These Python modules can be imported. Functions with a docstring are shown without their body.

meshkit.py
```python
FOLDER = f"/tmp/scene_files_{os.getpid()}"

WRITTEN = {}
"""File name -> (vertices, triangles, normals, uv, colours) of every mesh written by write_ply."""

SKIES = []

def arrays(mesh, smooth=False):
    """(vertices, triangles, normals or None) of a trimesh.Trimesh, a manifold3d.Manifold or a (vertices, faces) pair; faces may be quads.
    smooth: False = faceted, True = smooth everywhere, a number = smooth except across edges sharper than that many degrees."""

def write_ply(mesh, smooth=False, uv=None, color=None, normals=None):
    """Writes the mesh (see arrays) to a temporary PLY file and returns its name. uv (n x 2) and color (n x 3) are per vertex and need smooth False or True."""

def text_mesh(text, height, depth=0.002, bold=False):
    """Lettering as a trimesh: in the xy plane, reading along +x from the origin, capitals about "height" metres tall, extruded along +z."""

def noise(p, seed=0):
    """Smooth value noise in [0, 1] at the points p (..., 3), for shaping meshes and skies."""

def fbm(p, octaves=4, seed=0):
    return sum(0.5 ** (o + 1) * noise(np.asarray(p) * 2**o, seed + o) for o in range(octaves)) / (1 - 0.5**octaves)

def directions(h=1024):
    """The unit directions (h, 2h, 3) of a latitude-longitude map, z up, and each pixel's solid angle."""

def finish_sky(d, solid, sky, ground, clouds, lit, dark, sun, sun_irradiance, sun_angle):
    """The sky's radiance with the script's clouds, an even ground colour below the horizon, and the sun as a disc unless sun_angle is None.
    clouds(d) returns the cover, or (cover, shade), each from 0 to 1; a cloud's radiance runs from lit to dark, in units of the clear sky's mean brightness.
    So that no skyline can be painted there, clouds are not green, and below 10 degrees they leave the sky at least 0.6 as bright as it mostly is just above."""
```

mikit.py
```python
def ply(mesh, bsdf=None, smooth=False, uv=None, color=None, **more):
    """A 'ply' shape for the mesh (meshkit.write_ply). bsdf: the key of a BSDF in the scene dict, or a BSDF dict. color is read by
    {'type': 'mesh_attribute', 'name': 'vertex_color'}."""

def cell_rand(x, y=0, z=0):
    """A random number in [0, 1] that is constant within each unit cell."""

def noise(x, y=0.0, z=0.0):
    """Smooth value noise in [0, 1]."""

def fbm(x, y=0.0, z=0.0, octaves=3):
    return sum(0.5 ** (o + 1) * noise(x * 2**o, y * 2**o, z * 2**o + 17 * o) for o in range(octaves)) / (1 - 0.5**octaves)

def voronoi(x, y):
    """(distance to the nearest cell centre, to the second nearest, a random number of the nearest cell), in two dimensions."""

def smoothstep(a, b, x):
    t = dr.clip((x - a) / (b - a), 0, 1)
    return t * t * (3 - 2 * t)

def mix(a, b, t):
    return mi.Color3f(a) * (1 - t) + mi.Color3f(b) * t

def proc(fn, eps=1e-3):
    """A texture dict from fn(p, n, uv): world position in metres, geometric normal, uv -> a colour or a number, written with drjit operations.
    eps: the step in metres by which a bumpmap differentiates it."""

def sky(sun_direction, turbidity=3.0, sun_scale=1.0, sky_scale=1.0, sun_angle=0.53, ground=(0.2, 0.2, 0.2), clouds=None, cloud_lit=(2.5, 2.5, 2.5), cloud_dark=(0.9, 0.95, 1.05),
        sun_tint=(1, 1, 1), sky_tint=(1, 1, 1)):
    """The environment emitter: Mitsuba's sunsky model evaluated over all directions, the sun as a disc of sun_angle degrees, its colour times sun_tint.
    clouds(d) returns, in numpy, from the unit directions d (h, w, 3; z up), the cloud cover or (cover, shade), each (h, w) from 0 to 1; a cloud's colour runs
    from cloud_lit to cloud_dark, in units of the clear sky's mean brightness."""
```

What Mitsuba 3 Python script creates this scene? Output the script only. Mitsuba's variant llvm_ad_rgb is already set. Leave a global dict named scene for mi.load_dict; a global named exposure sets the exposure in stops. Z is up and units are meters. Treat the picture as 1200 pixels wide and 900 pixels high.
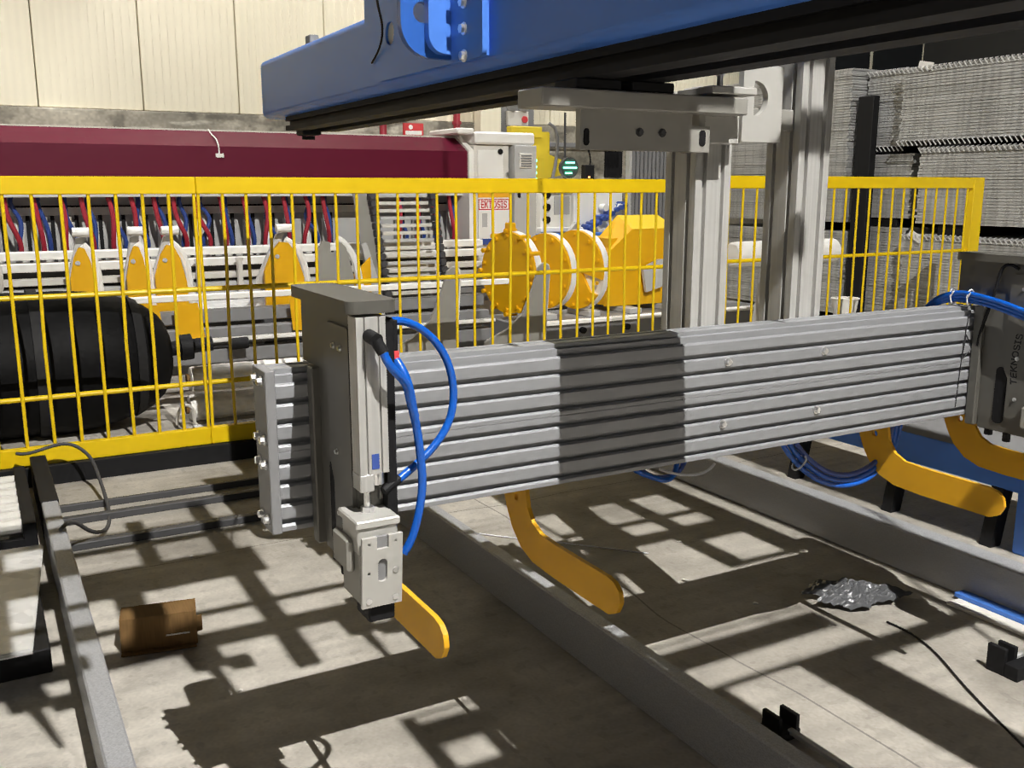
import math, random
import numpy as np, trimesh, drjit as dr, mitsuba as mi
import mikit, meshkit
from mikit import noise, fbm, voronoi, cell_rand, smoothstep, mix
from shapely.geometry import Polygon, Point, box as shapely_box, LineString
from shapely.ops import unary_union
T = mi.ScalarTransform4f
random.seed(7)
rng = np.random.default_rng(7)

# ------------------------------------------------------------------ camera, lamps, exposure
scene, labels = {'type': 'scene'}, {}
exposure = -0.3
F_PX, PITCH, YAW, CAM_Z = 1128.0, math.atan(230 / 1128.0), math.radians(29.1), 1.6
fw = [math.sin(YAW) * math.cos(PITCH), math.cos(YAW) * math.cos(PITCH), -math.sin(PITCH)]
scene['camera'] = {'type': 'perspective', 'fov': math.degrees(2 * math.atan(600 / F_PX)), 'fov_axis': 'x', 'near_clip': 0.05,
                   'to_world': T().look_at(origin=[0, 0, CAM_Z], target=[fw[0], fw[1], CAM_Z + fw[2]], up=[0, 0, 1])}
FILL_LAMP = ((-7.0, -4.0, 4.2), (1.5, 2.0, 1.0), 11000.0)                      # added fill lamp for left-facing sides, left behind the camera: place, aim, radiance
KEY_LAMPS = [(1.25, -2.55, 8.0, 330000.0)]          # high-bay lamps over the front aisle: x, y, z, radiance
BACK_LAMPS = [(-1.5, 9.9, 8.2, 112.0), (3.2, 9.9, 8.2, 112.0), (8.0, 9.7, 8.2, 125.0)]   # reflector lamps over the machine: x, y, z, intensity
LAMP_TINT = np.array([1.0, 0.975, 0.925])

# ------------------------------------------------------------------ helpers
def sbox(x0, x1, y0, y1): return shapely_box(x0, y0, x1, y1)
def lin(r, g, b):
    c = np.array([r, g, b]) / 255.0
    return [float(x) for x in np.where(c < 0.04045, c / 12.92, ((c + 0.055) / 1.055) ** 2.4)]

def rgbv(c): return {'type': 'rgb', 'value': [float(x) for x in c]}

def mat(name, color, rough=0.5, metallic=0.0, spec=0.5, clear=0.0, **kw):
    base = color if isinstance(color, dict) else rgbv(color)
    scene['m_' + name] = {'type': 'twosided', 'bsdf': {'type': 'principled', 'base_color': base, 'roughness': rough, 'metallic': metallic, 'specular': spec, 'clearcoat': clear, **kw}}
    return 'm_' + name

count = {}
def numbered(key):
    n = count.get(key, 0); count[key] = n + 1
    return key if n == 0 else f'{key}_{n:03d}'

def thing(name, label, cat, group=None):
    k = numbered(name); labels[k] = {'label': label, 'category': cat}
    if group: labels[k]['group'] = group
    return k

def add(name, mesh, m, parent=None, label=None, cat=None, group=None, kind=None, smooth=30, raw=None, **kw):
    k = numbered(parent + '__' + name if parent else name)
    scene[k] = raw if raw is not None else mikit.ply(mesh, m, smooth=smooth, **kw)
    d = {}
    if label: d['label'] = label
    if cat: d['category'] = cat
    if group: d['group'] = group
    if kind: d['kind'] = kind
    if d: labels[k] = d
    return k

def join(*ms):
    ms = [m for x in ms for m in (x if isinstance(x, (list, tuple)) else [x])]
    return trimesh.util.concatenate(ms) if len(ms) > 1 else ms[0]

def bx(x0, x1, y0, y1, z0, z1, b=0.0):
    if b <= 0:
        return trimesh.creation.box(bounds=[[x0, y0, z0], [x1, y1, z1]])
    p = []
    for x, sx in ((x0, 1), (x1, -1)):
        for y, sy in ((y0, 1), (y1, -1)):
            for z, sz in ((z0, 1), (z1, -1)):
                p += [[x + sx * b, y + sy * b, z], [x + sx * b, y, z + sz * b], [x, y + sy * b, z + sz * b]]
    return trimesh.convex.convex_hull(np.array(p))

def hull(pts): return trimesh.convex.convex_hull(np.array(pts, float))

def prism(poly, axis, a, b):
    if hasattr(poly, 'geoms'):
        poly = max(poly.geoms, key=lambda g: g.area)
    if not hasattr(poly, 'exterior'):
        poly = Polygon(poly)
    m = trimesh.creation.extrude_polygon(poly, b - a, engine='earcut')
    v = m.vertices.copy(); v[:, 2] += a
    f = m.faces
    if axis == 'x': v = v[:, [2, 0, 1]]
    elif axis == 'y': v = v[:, [0, 2, 1]]; f = f[:, ::-1]
    return trimesh.Trimesh(v, f, process=False)

def soft(poly, r, q=4):
    return poly.buffer(-r).buffer(r, quad_segs=q)

def frame_of(t):
    t = t / np.linalg.norm(t)
    a = np.cross(t, [0, 0, 1.0] if abs(t[2]) < 0.9 else [1.0, 0, 0]); a /= np.linalg.norm(a)
    return t, a, np.cross(t, a)

def sweep(p, r, n=10, cap=True):
    p = np.asarray(p, float); m = len(p)
    r = np.broadcast_to(r, (m,))
    tg = np.gradient(p, axis=0); tg /= np.linalg.norm(tg, axis=1, keepdims=True) + 1e-12
    _, a, _ = frame_of(tg[0]); A = []
    for t in tg:
        a = a - t * (a @ t); a = a / (np.linalg.norm(a) + 1e-12); A.append(a)
    A = np.array(A); B = np.cross(tg, A)
    an = np.arange(n) * 2 * np.pi / n
    v = (p[:, None] + r[:, None, None] * (np.cos(an)[None, :, None] * A[:, None] + np.sin(an)[None, :, None] * B[:, None])).reshape(-1, 3)
    f = []
    for i in range(m - 1):
        for j in range(n):
            k = (j + 1) % n
            f += [[i * n + j, i * n + k, (i + 1) * n + k], [i * n + j, (i + 1) * n + k, (i + 1) * n + j]]
    if cap:
        v = np.vstack([v, p[:1], p[-1:]]); c0, c1 = m * n, m * n + 1
        for j in range(n):
            k = (j + 1) % n
            f += [[c0, k, j], [c1, (m - 1) * n + j, (m - 1) * n + k]]
    return trimesh.Trimesh(v, f, process=False)

def cyl(p0, p1, r, n=16, r1=None):
    return sweep([p0, p1], [r, r if r1 is None else r1], n)

def smoothpath(pts, k=8):
    from scipy.interpolate import CubicSpline
    p = np.asarray(pts, float)
    s = np.r_[0, np.cumsum(np.linalg.norm(np.diff(p, axis=0), axis=1))]
    return CubicSpline(s, p)(np.linspace(0, s[-1], k * (len(p) - 1) + 1))

def tube(pts, r, n=10, k=8): return sweep(smoothpath(pts, k), r, n)

def lathe_x(prof, y, z, n=32, x0=0.0):
    """prof: (x, radius) list, turned about the line y, z parallel to X."""
    an = np.arange(n) * 2 * np.pi / n
    v = np.array([[x0 + x, y + r * math.cos(a), z + r * math.sin(a)] for x, r in prof for a in an])
    f = []
    for i in range(len(prof) - 1):
        for j in range(n):
            k = (j + 1) % n
            f += [[i * n + j, i * n + k, (i + 1) * n + k], [i * n + j, (i + 1) * n + k, (i + 1) * n + j]]
    m = trimesh.Trimesh(v, f, process=False); m.invert()
    m.fix_normals() if False else None
    return m

def rotmesh(m, deg, axis, at):
    m = m.copy(); m.apply_transform(trimesh.transformations.rotation_matrix(math.radians(deg), axis, at)); return m

def moved(m, d):
    m = m.copy(); m.apply_translation(d); return m

def bolt(p, d, r, h=None, n=6):
    """A hexagon head on a round washer, standing off p along the direction d."""
    p, d = np.array(p, float), np.array(d, float)
    h = h or r * 0.8
    return join(cyl(p, p + d * h * 0.3, r * 1.35, 14), cyl(p + d * h * 0.3, p + d * (h * 1.3), r, n))

def text_wall(s, height, x, y, z, depth=0.002, bold=True):
    """Lettering on a face towards -Y, lower left corner at x, z."""
    m = meshkit.text_mesh(s, height, depth, bold); v = m.vertices
    m.vertices = np.c_[x + v[:, 0], y - v[:, 2], z + v[:, 1]]
    return m

# ------------------------------------------------------------------ materials
def floor_col(p, n, uv):
    big = fbm(p.x * 0.9, p.y * 0.9, 3.0, 4); fine = fbm(p.x * 9, p.y * 9, 1.0, 4); grit = noise(p.x * 120, p.y * 120, 0)
    st = smoothstep(0.56, 0.75, fbm(p.x * 2.3 + 11, p.y * 2.3, 7.0, 4))
    c = mix(mi.Color3f(0.31, 0.288, 0.252), mi.Color3f(0.44, 0.412, 0.365), smoothstep(0.3, 0.7, big))
    c = c * (0.86 + 0.28 * fine) * (0.93 + 0.14 * grit)
    c = mix(c, c * mi.Color3f(0.62, 0.61, 0.6), st * 0.7)
    sp = smoothstep(0.78, 0.86, noise(p.x * 34, p.y * 34, 5)) * 0.11
    c = c * (1 - sp) * (0.9 + 0.2 * noise(p.x * 3 , p.y * 26, 8))
    w = dr.abs(p.y - 4.15 - 0.05 * noise(p.x * 3, 0, 0)); w2 = dr.abs(p.x - 2.15 - 0.05 * noise(p.y * 3, 5, 0))
    j = smoothstep(0.006, 0.002, dr.minimum(w, w2))
    return mix(c, mi.Color3f(0.1, 0.095, 0.09), j * 0.6)
mat('floor', mikit.proc(floor_col), rough=0.62, spec=0.35)

def plinth_col(p, n, uv):
    a = fbm(p.x * 1.7, p.z * 3.1, p.y, 5); b = smoothstep(0.45, 0.7, fbm(p.x * 5, p.z * 7, 3.0, 4))
    w = smoothstep(0.62, 0.8, fbm(p.x * 2.2 + 5, p.z * 9, 9.0, 4)); g = noise(p.x * 40, p.z * 40, 2)
    return mix(mix(mi.Color3f(0.27, 0.25, 0.205), mi.Color3f(0.47, 0.43, 0.35), smoothstep(0.3, 0.7, a)) * (1 - 0.45 * b), mi.Color3f(0.62, 0.59, 0.5), w * 0.7) * (0.85 + 0.3 * g)
mat('plinth', mikit.proc(plinth_col), rough=0.85, spec=0.2)

def cream_col(p, n, uv):
    a = fbm(p.x * 0.6, p.z * 0.6, 2.0, 4); rib = 0.5 + 0.5 * dr.sin(p.x * (2 * math.pi / 0.085))
    return mix(mi.Color3f(0.74, 0.69, 0.53), mi.Color3f(0.84, 0.79, 0.63), a) * (0.965 + 0.035 * rib)
mat('cream', mikit.proc(cream_col), rough=0.55, spec=0.3)
mat('dark_hall', [0.04, 0.04, 0.038], rough=0.8)
mat('ceiling', [0.05, 0.05, 0.048], rough=0.85)

def blue_col(p, n, uv):
    a = fbm(p.x * 3, p.y * 3, p.z * 3, 3)
    return mix(mi.Color3f(0.055, 0.165, 0.53), mi.Color3f(0.066, 0.185, 0.58), a)
mat('blue', mikit.proc(blue_col), rough=0.36, spec=0.4, clear=0.08)
mat('blue_plate', [0.022, 0.095, 0.37], rough=0.3, spec=0.5, clear=0.3)
mat('yellow', [0.70, 0.48, 0.004], rough=0.38, spec=0.5)
mat('guard_yellow', [0.72, 0.385, 0.004], rough=0.42, spec=0.4)
mat('hook_yellow', [0.66, 0.34, 0.014], rough=0.5, spec=0.4)
def alu_col(p, n, uv):
    g = noise(p.x * 1.2, p.y * 300, p.z * 300)
    return mi.Color3f(0.295, 0.30, 0.313) * (0.97 + 0.05 * g)
mat('alu', mikit.proc(alu_col), rough=0.42, metallic=0.35, spec=0.5)
def alu_v_col(p, n, uv):
    g = noise(p.x * 220, p.y * 220, p.z * 4)
    return mi.Color3f(0.49, 0.483, 0.463) * (0.9 + 0.18 * g)
mat('alu_upright', mikit.proc(alu_v_col), rough=0.4, metallic=0.35, spec=0.5)
mat('plate_steel', [0.50, 0.49, 0.46], rough=0.45, metallic=0.35)
mat('cover_steel', [0.125, 0.121, 0.108], rough=0.4, metallic=0.4)
mat('cast_steel', [0.31, 0.30, 0.272], rough=0.5, metallic=0.3)
mat('chrome', [0.8, 0.8, 0.8], rough=0.2, metallic=0.9)
def rail_col(p, n, uv):
    s = noise(p.x * 260, p.y * 260, p.z * 260)
    return mi.Color3f(0.32, 0.325, 0.34) * (0.85 + 0.3 * s)
mat('rail', mikit.proc(rail_col), rough=0.45, metallic=0.15, spec=0.5)
mat('black', [0.010, 0.010, 0.011], rough=0.6, spec=0.2)
mat('black_gloss', [0.014, 0.014, 0.016], rough=0.28)
mat('dark_grey', [0.055, 0.055, 0.058], rough=0.55)
mat('mid_grey', [0.20, 0.20, 0.205], rough=0.5)
mat('light_grey', [0.46, 0.46, 0.45], rough=0.5)
mat('white', [0.80, 0.79, 0.75], rough=0.45)
mat('white_dirty', [0.62, 0.60, 0.55], rough=0.5)
mat('maroon', [0.115, 0.008, 0.026], rough=0.4, clear=0.0, spec=0.22)
mat('pipe_red', [0.32, 0.03, 0.045], rough=0.45)
mat('hose_blue', [0.005, 0.085, 0.42], rough=0.26, spec=0.6)
mat('hose_red', [0.42, 0.035, 0.055], rough=0.35)
mat('hose_navy', [0.04, 0.08, 0.30], rough=0.35)
mat('sign_red', [0.58, 0.055, 0.06], rough=0.5)
mat('sign_orange', [0.85, 0.42, 0.02], rough=0.5)
mat('ink', [0.01, 0.01, 0.012], rough=0.6)
mat('clear_tie', [0.75, 0.76, 0.78], rough=0.3)
mat('robot_yellow', [0.66, 0.50, 0.03], rough=0.5)
def card_col(p, n, uv):
    return mi.Color3f(0.17, 0.098, 0.038) * (0.85 + 0.3 * noise(p.x * 240, p.y * 20, p.z * 20))
mat('cardboard', mikit.proc(card_col), rough=0.8, spec=0.2)
mat('bag', [0.085, 0.087, 0.092], rough=0.25, spec=0.6)
def wrap_col(p, n, uv):
    return mi.Color3f(0.0055, 0.0055, 0.006) * (0.7 + 0.6 * noise(p.x * 14, p.y * 14, p.z * 14))
mat('wrap', mikit.proc(wrap_col), rough=0.6, spec=0.12)
mat('wrap_strap', [0.022, 0.022, 0.023], rough=0.6, spec=0.15)
def galv_col(p, n, uv):
    v = voronoi(p.x * 22 + p.z * 9, p.y * 22)[2]
    return mi.Color3f(0.70, 0.70, 0.695) * (0.85 + 0.2 * v)
mat('galv', mikit.proc(galv_col), rough=0.35, metallic=0.25)
def mesh_col(p, n, uv):
    v = smoothstep(0.25, 0.6, noise(p.y * 55, p.z * 3, 1)) ; h = smoothstep(0.2, 0.7, noise(p.y * 1.5, p.z * 160, 4)); b = fbm(p.y * 2, p.z * 3, p.x, 3)
    return mi.Color3f(0.47, 0.47, 0.46) * (0.82 + 0.2 * v) * (0.82 + 0.25 * h) * (0.85 + 0.3 * b)
mat('mesh', mikit.proc(mesh_col), rough=0.5, metallic=0.2)
def foil_col(p, n, uv):
    return mi.Color3f(0.85, 0.83, 0.78) * (0.75 + 0.4 * fbm(p.x * 30, p.y * 30, p.z * 30, 3))
mat('roll_white', mikit.proc(foil_col), rough=0.45)
mat('glass_dark', [0.02, 0.022, 0.024], rough=0.1)

# ------------------------------------------------------------------ the setting
add('floor', bx(-9, 15, -9, 12.4, -0.3, 0.0), 'm_floor', kind='structure')
add('ceiling', bx(-9, 15, -9, 12.4, 9.2, 9.4), 'm_ceiling', kind='structure')
add('wall_left', bx(-9.2, -9.0, -9, 12.4, 0, 9.2), 'm_dark_hall', kind='structure')
add('wall_right', bx(15, 15.2, -9, 12.4, 0, 9.2), 'm_dark_hall', kind='structure')
add('wall_front', bx(-9, 15, -9.2, -9.0, 0, 9.2), 'm_dark_hall', kind='structure')
wb = add('wall_back', bx(-9, 15, 12.16, 12.4, 0, 9.2), 'm_plinth', kind='structure')
xj, k = -8.98, 0
while xj < 14.9:
    x1 = min(xj + 1.085, 14.99)
    m = bx(xj + 0.006, x1 - 0.006, 12.0, 12.16, 2.465, 9.19, 0.008)
    ribs = [bx(xj + 0.06 + i * 0.085, xj + 0.1 + i * 0.085, 11.994, 12.0, 2.465, 9.19) for i in range(12) if xj + 0.1 + i * 0.085 < x1 - 0.01]
    add('panel', join(m, ribs), 'm_cream', wb, smooth=False)
    xj = x1
add('concrete_base', bx(-8.98, 14.99, 11.93, 12.16, 0, 2.455, 0.01), 'm_plinth', wb, smooth=False)

# ------------------------------------------------------------------ lamps of the hall (above the frame)
def emitter(r): return {'type': 'area', 'radiance': rgbv(LAMP_TINT * r), 'sampling_weight': 12.0}
for x, y, z, rad in KEY_LAMPS:
    t = thing('high_bay_lamp', 'round high-bay lamp hanging over the front aisle', 'lamp')
    add('housing', join(cyl([x, y, z + 0.03], [x, y, z + 0.2], 0.2, 24, 0.12), cyl([x, y, z + 0.2], [x, y, 9.2], 0.02, 8)), 'm_dark_grey', t)
    d = sweep([[x, y, z + 0.03], [x, y, z]], 0.02, 24)
    scene[t + '__diffuser'] = {**mikit.ply(d, 'm_white'), 'emitter': emitter(rad)}
p0, p1 = np.array(FILL_LAMP[0]), np.array(FILL_LAMP[1]); dv = (p1 - p0) / np.linalg.norm(p1 - p0)
t = thing('added_fill_lamp', 'added fill lamp on a tall stand, out of view', 'lamp')  # unseen lamp added to lift the dark left-facing sides
add('housing', cyl(p0 - dv * .12, p0 - dv * .02, .1, 20), 'm_dark_grey', t)
add('stand', join(cyl([p0[0], p0[1], 0], [p0[0], p0[1], p0[2] - .05], .025, 10), cyl([p0[0], p0[1], 0], [p0[0], p0[1], .03], .3, 20)), 'm_dark_grey', t)
scene[t + '__lens'] = {**mikit.ply(sweep([p0 - dv * .019, p0], .02, 20), 'm_white'), 'emitter': emitter(FILL_LAMP[2])}
for i, (x, y, z, inten) in enumerate(BACK_LAMPS):
    t = thing('reflector_lamp', f'bell-shaped reflector lamp over the wire machine, {("left", "middle", "right")[i % 3]} one of its row', 'lamp')
    an = np.linspace(0, 1, 8)
    add('reflector', join(sweep(np.c_[np.full(8, x), np.full(8, y), z + 0.35 - 0.4 * an], 0.08 + 0.2 * an ** 0.6, 24, cap=False), cyl([x, y, z + 0.35], [x, y, 9.2], 0.03, 8)), 'm_dark_grey', t)
    scene[t + '__light'] = {'type': 'spot', 'to_world': T().look_at(origin=[x, y, z], target=[x, y + 0.7, 0], up=[0, 1, 0]), 'intensity': rgbv(LAMP_TINT * inten), 'cutoff_angle': 34.0, 'beam_width': 26.0, 'sampling_weight': 3.0}

# ------------------------------------------------------------------ unseen frame added to cast the floor shadow pattern (above the picture)
of = thing('added_shadow_frame', 'unseen grey frame added above the picture to cast the floor shadows', 'frame')
ZF = 3.4
LX, LY, LZ = KEY_LAMPS[0][:3]
KS = ZF / (LZ - ZF)
def up(x, y): return ((x + LX * KS) / (1 + KS), (y + LY * KS) / (1 + KS))       # the point of the frame that stands between a floor point and the main lamp
def member(name, x0, x1, y0, y1, z, h):
    (a, c), (b, d) = up(x0, y0), up(x1, y1)
    add(name, bx(a, b, c, d, z, z + h, 0.003), 'm_mid_grey', of)
for x0, x1, y0, y1 in ((-1.2, 1.9, 3.28, 3.40), (-1.2, 1.75, 3.56, 3.60), (-1.2, 0.98, 3.90, 4.20), (-1.2, 1.7, 4.43, 4.49), (-1.2, 1.7, 4.62, 4.67)):
    member('cross_beam', x0, x1, y0, y1, ZF, 0.02)  # added bars, laid where they throw dark bands on the floor
for x0, x1, y0, y1 in ((0.83, 0.92, 2.96, 4.85), (0.52, 0.60, 4.0, 4.75), (0.36, 0.47, 3.3, 4.0), (1.28, 1.36, 2.96, 3.75), (-0.1, -0.02, 3.2, 4.6)):
    member('shadow_bar', x0, x1, y0, y1, ZF + .0205, 0.03)
def cut_plate(name, poly, cuts):
    p = sbox(*poly)
    for c in cuts: p = p.difference(sbox(*c))
    for g in (p.geoms if hasattr(p, 'geoms') else [p]):
        add(name, prism(Polygon([up(*q) for q in g.exterior.coords], [[up(*q) for q in r.coords] for r in g.interiors]), 'z', ZF - .012, ZF - .002), 'm_mid_grey', of)  # added plate, its cut-outs leave lit patches on the floor
cut_plate('shadow_plate', (1.0, 3.22, 1.2, 2.53), [(1.05, 2.75, 2.475, 2.525), (1.06, 1.19, 2.215, 2.345), (1.25, 1.59, 2.215, 2.345), (1.65, 1.71, 2.215, 2.345), (1.96, 2.70, 2.215, 2.345), (2.01, 2.33, 1.25, 2.19), (2.6, 3.18, 1.25, 2.10), (2.70, 3.18, 2.2, 2.54)])
cut_plate('shadow_plate', (2.0, 3.22, 2.96, 4.5), [(1.9, 2.72, 2.9, 3.36), (1.9, 2.27, 3.3, 4.6), (2.83, 3.07, 3.0, 3.28)] + [(a, b, c, d) for a, b in ((2.29, 2.50), (2.59, 2.78), (2.88, 3.07)) for c, d in ((3.47, 3.60), (3.65, 3.93))])
for x0, x1, y0, y1 in ((3.29, 3.375, 1.4, 4.5), (3.92, 4.12, 2.4, 4.6)):
    member('shadow_bar', x0, x1, y0, y1, ZF + .0205, 0.02)
for i in range(5):
    (x, y), (_, y2) = up(-0.02 + 0.57 * i, 3.36), up(0, 2.84)
    add('shadow_hanger', join(cyl([x, y, ZF], [x, y, ZF - .42], .02, 8, .006), bx(x - .035, x + .035, y - .02, y + .02, ZF - .16, ZF - .02), bx(x + .03, x + .08, y - .02, y + .02, ZF - .2, ZF - .16)), 'm_mid_grey', of)  # added shapes for the small pointed shadows on the floor
for x, y in ((-0.1, 1.22), (2.3, 1.5), (2.2, -.2)):
    add('hanging_rod', cyl([x, y, ZF], [x, y, 9.2], .006, 6), 'm_mid_grey', of)

# ------------------------------------------------------------------ floor rails (grey rectangular tubes)
def rail(x0, x1, y0, y1, label):
    t = thing('floor_rail', label, 'rail')
    add('tube', bx(x0, x1, y0, y1, 0.0, 0.18, 0.006), 'm_rail', t)
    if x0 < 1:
        add('dark_end', bx(x0 - .004, x1 + .004, 4.75, y1 + .001, 0.0, 0.184, 0.004), 'm_black', t, label='black far end')  # far end of the left rail drawn black
    return t
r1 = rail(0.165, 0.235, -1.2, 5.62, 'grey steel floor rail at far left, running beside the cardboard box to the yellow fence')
rail(1.685, 1.745, -1.2, 5.6, 'grey steel floor rail in the middle, passing under the aluminium beam between the yellow hooks')
rail(3.325, 3.43, -1.2, 5.6, 'grey steel floor rail on the right, before the blue machine with black legs')
for i, (y, w, lb) in enumerate(((5.12, 0.03, 'farthest'), (4.90, 0.05, 'middle'), (4.52, 0.05, 'nearest'))):
    add('floor_strip', bx(0.24, 1.68, y, y + w, 0, 0.035, 0.004), 'm_dark_grey', label=f'flat dark steel strip on the floor in front of the fence, {lb} of three', cat='steel strip')

# ------------------------------------------------------------------ yellow fence
YF = 5.72
sf = thing('safety_fence', 'long yellow safety fence of thin bars crossing behind the aluminium beam', 'fence')
def fence(x0, x1, xs, dz=0.0, post=False):
    parts = [bx(x0, x1, YF - 0.025, YF + 0.025, 1.565 + dz, 1.66 + dz, 0.004), bx(x0, x1, YF - 0.025, YF + 0.025, 0.11, 0.21, 0.004)]
    if post: parts.append(bx(x1 - 0.14, x1, YF - 0.03, YF + 0.03, 0.11, 1.66 + dz, 0.004))
    t = add('panel', join(parts), 'm_yellow', sf)
    for z in (1.025, 0.475):
        add('cross_rail', cyl([x0, YF + 0.014, z + dz * .5], [x1, YF + 0.014, z + dz * .5], 0.015, 10), 'm_yellow', t)
    for x in xs:
        b = random.uniform(-0.006, 0.006)
        add('bar', sweep([[x, YF - 0.008, 0.2], [x + b, YF - 0.008, 0.75], [x - b * .5, YF - 0.008, 1.2], [x, YF - 0.008, 1.575 + dz]], 0.0095, 8), 'm_yellow', t)
fence(-1.65, 1.132, [1.122 - 0.1375 * i for i in range(20)])
fence(1.134, 4.80, [1.146 + 0.1348 * i for i in range(27)])
fence(4.82, 8.06, [7.86 - 0.1395 * i for i in range(22)], dz=0.03, post=True)
add('base_beam', bx(-1.7, 8.1, YF - 0.06, YF + 0.06, 0, 0.1095, 0.004), 'm_black', sf, label='black steel base beam on the floor')

# ------------------------------------------------------------------ overhead blue beam
ob = thing('overhead_beam', 'long blue painted steel box beam overhead with a bolted lug plate', 'beam')
sec = soft(sbox(1.25, 1.58, 0, 0.26), 0.03)
sec = Polygon([(x, z + 1.915) for x, z in sec.exterior.coords])
add('box', prism(sec, 'y', -3.2, 4.64), 'm_blue', ob)
for a, b in ((1.30, 1.38), (1.46, 1.54)):
    g = sbox(a, b, 1.855, 1.916).difference(sbox(a - .01, a + 0.02, 1.875, 1.895)).difference(sbox(b - 0.02, b + .01, 1.875, 1.895))
    add('guide_rail', prism(g, 'y', -3.0, 4.45), 'm_black', ob)
add('side_flange', bx(1.50, 1.60, -3.0, 4.3, 1.895, 1.9149, 0.004), 'm_black', ob)
add('end_stop', join(bx(1.38, 1.47, 4.46, 4.56, 1.84, 1.915, 0.004), bx(1.37, 1.40, 4.42, 4.5, 1.835, 1.87, .004), cyl([1.42, 4.5, 1.835], [1.42, 4.5, 1.82], 0.03, 12)), 'm_black', ob)
lug = soft(sbox(2.37, 3.25, 1.945, 2.75), 0.13, 8).union(sbox(2.37, 2.6, 1.945, 2.4))
lug = lug.difference(Point(3.03, 2.085).buffer(0.036))
lp = add('lug_plate', prism(lug, 'x', 1.237, 1.25), 'm_blue', ob, label='blue lug plate with a round hole')
add('hole_disc', prism(Point(3.03, 2.085).buffer(0.036), 'x', 1.246, 1.2495), 'm_light_grey', lp)
gs = soft(sbox(1.085, 1.40, 1.955, 2.95), 0.09, 8).intersection(sbox(1.0, 1.2369, 1.9, 2.8)).difference(Point(1.15, 2.075).buffer(0.028))
add('gusset', prism(gs, 'y', 2.575, 2.60), 'm_blue_plate', lp)
add('inner_gusset', prism(soft(sbox(1.155, 1.40, 1.965, 2.95), 0.05, 8).intersection(sbox(1.0, 1.2369, 1.9, 2.8)), 'y', 2.545, 2.574), 'm_blue', lp)
add('flange_plate', prism(soft(sbox(2.355, 2.545, 1.94, 2.8), 0.02), 'x', 1.222, 1.237), 'm_blue', lp)
for z in (1.952, 2.022, 2.09, 2.16):
    add('bolt', bolt([1.222, 2.462, z], [-1, 0, 0], 0.0125), 'm_chrome', lp)
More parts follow.
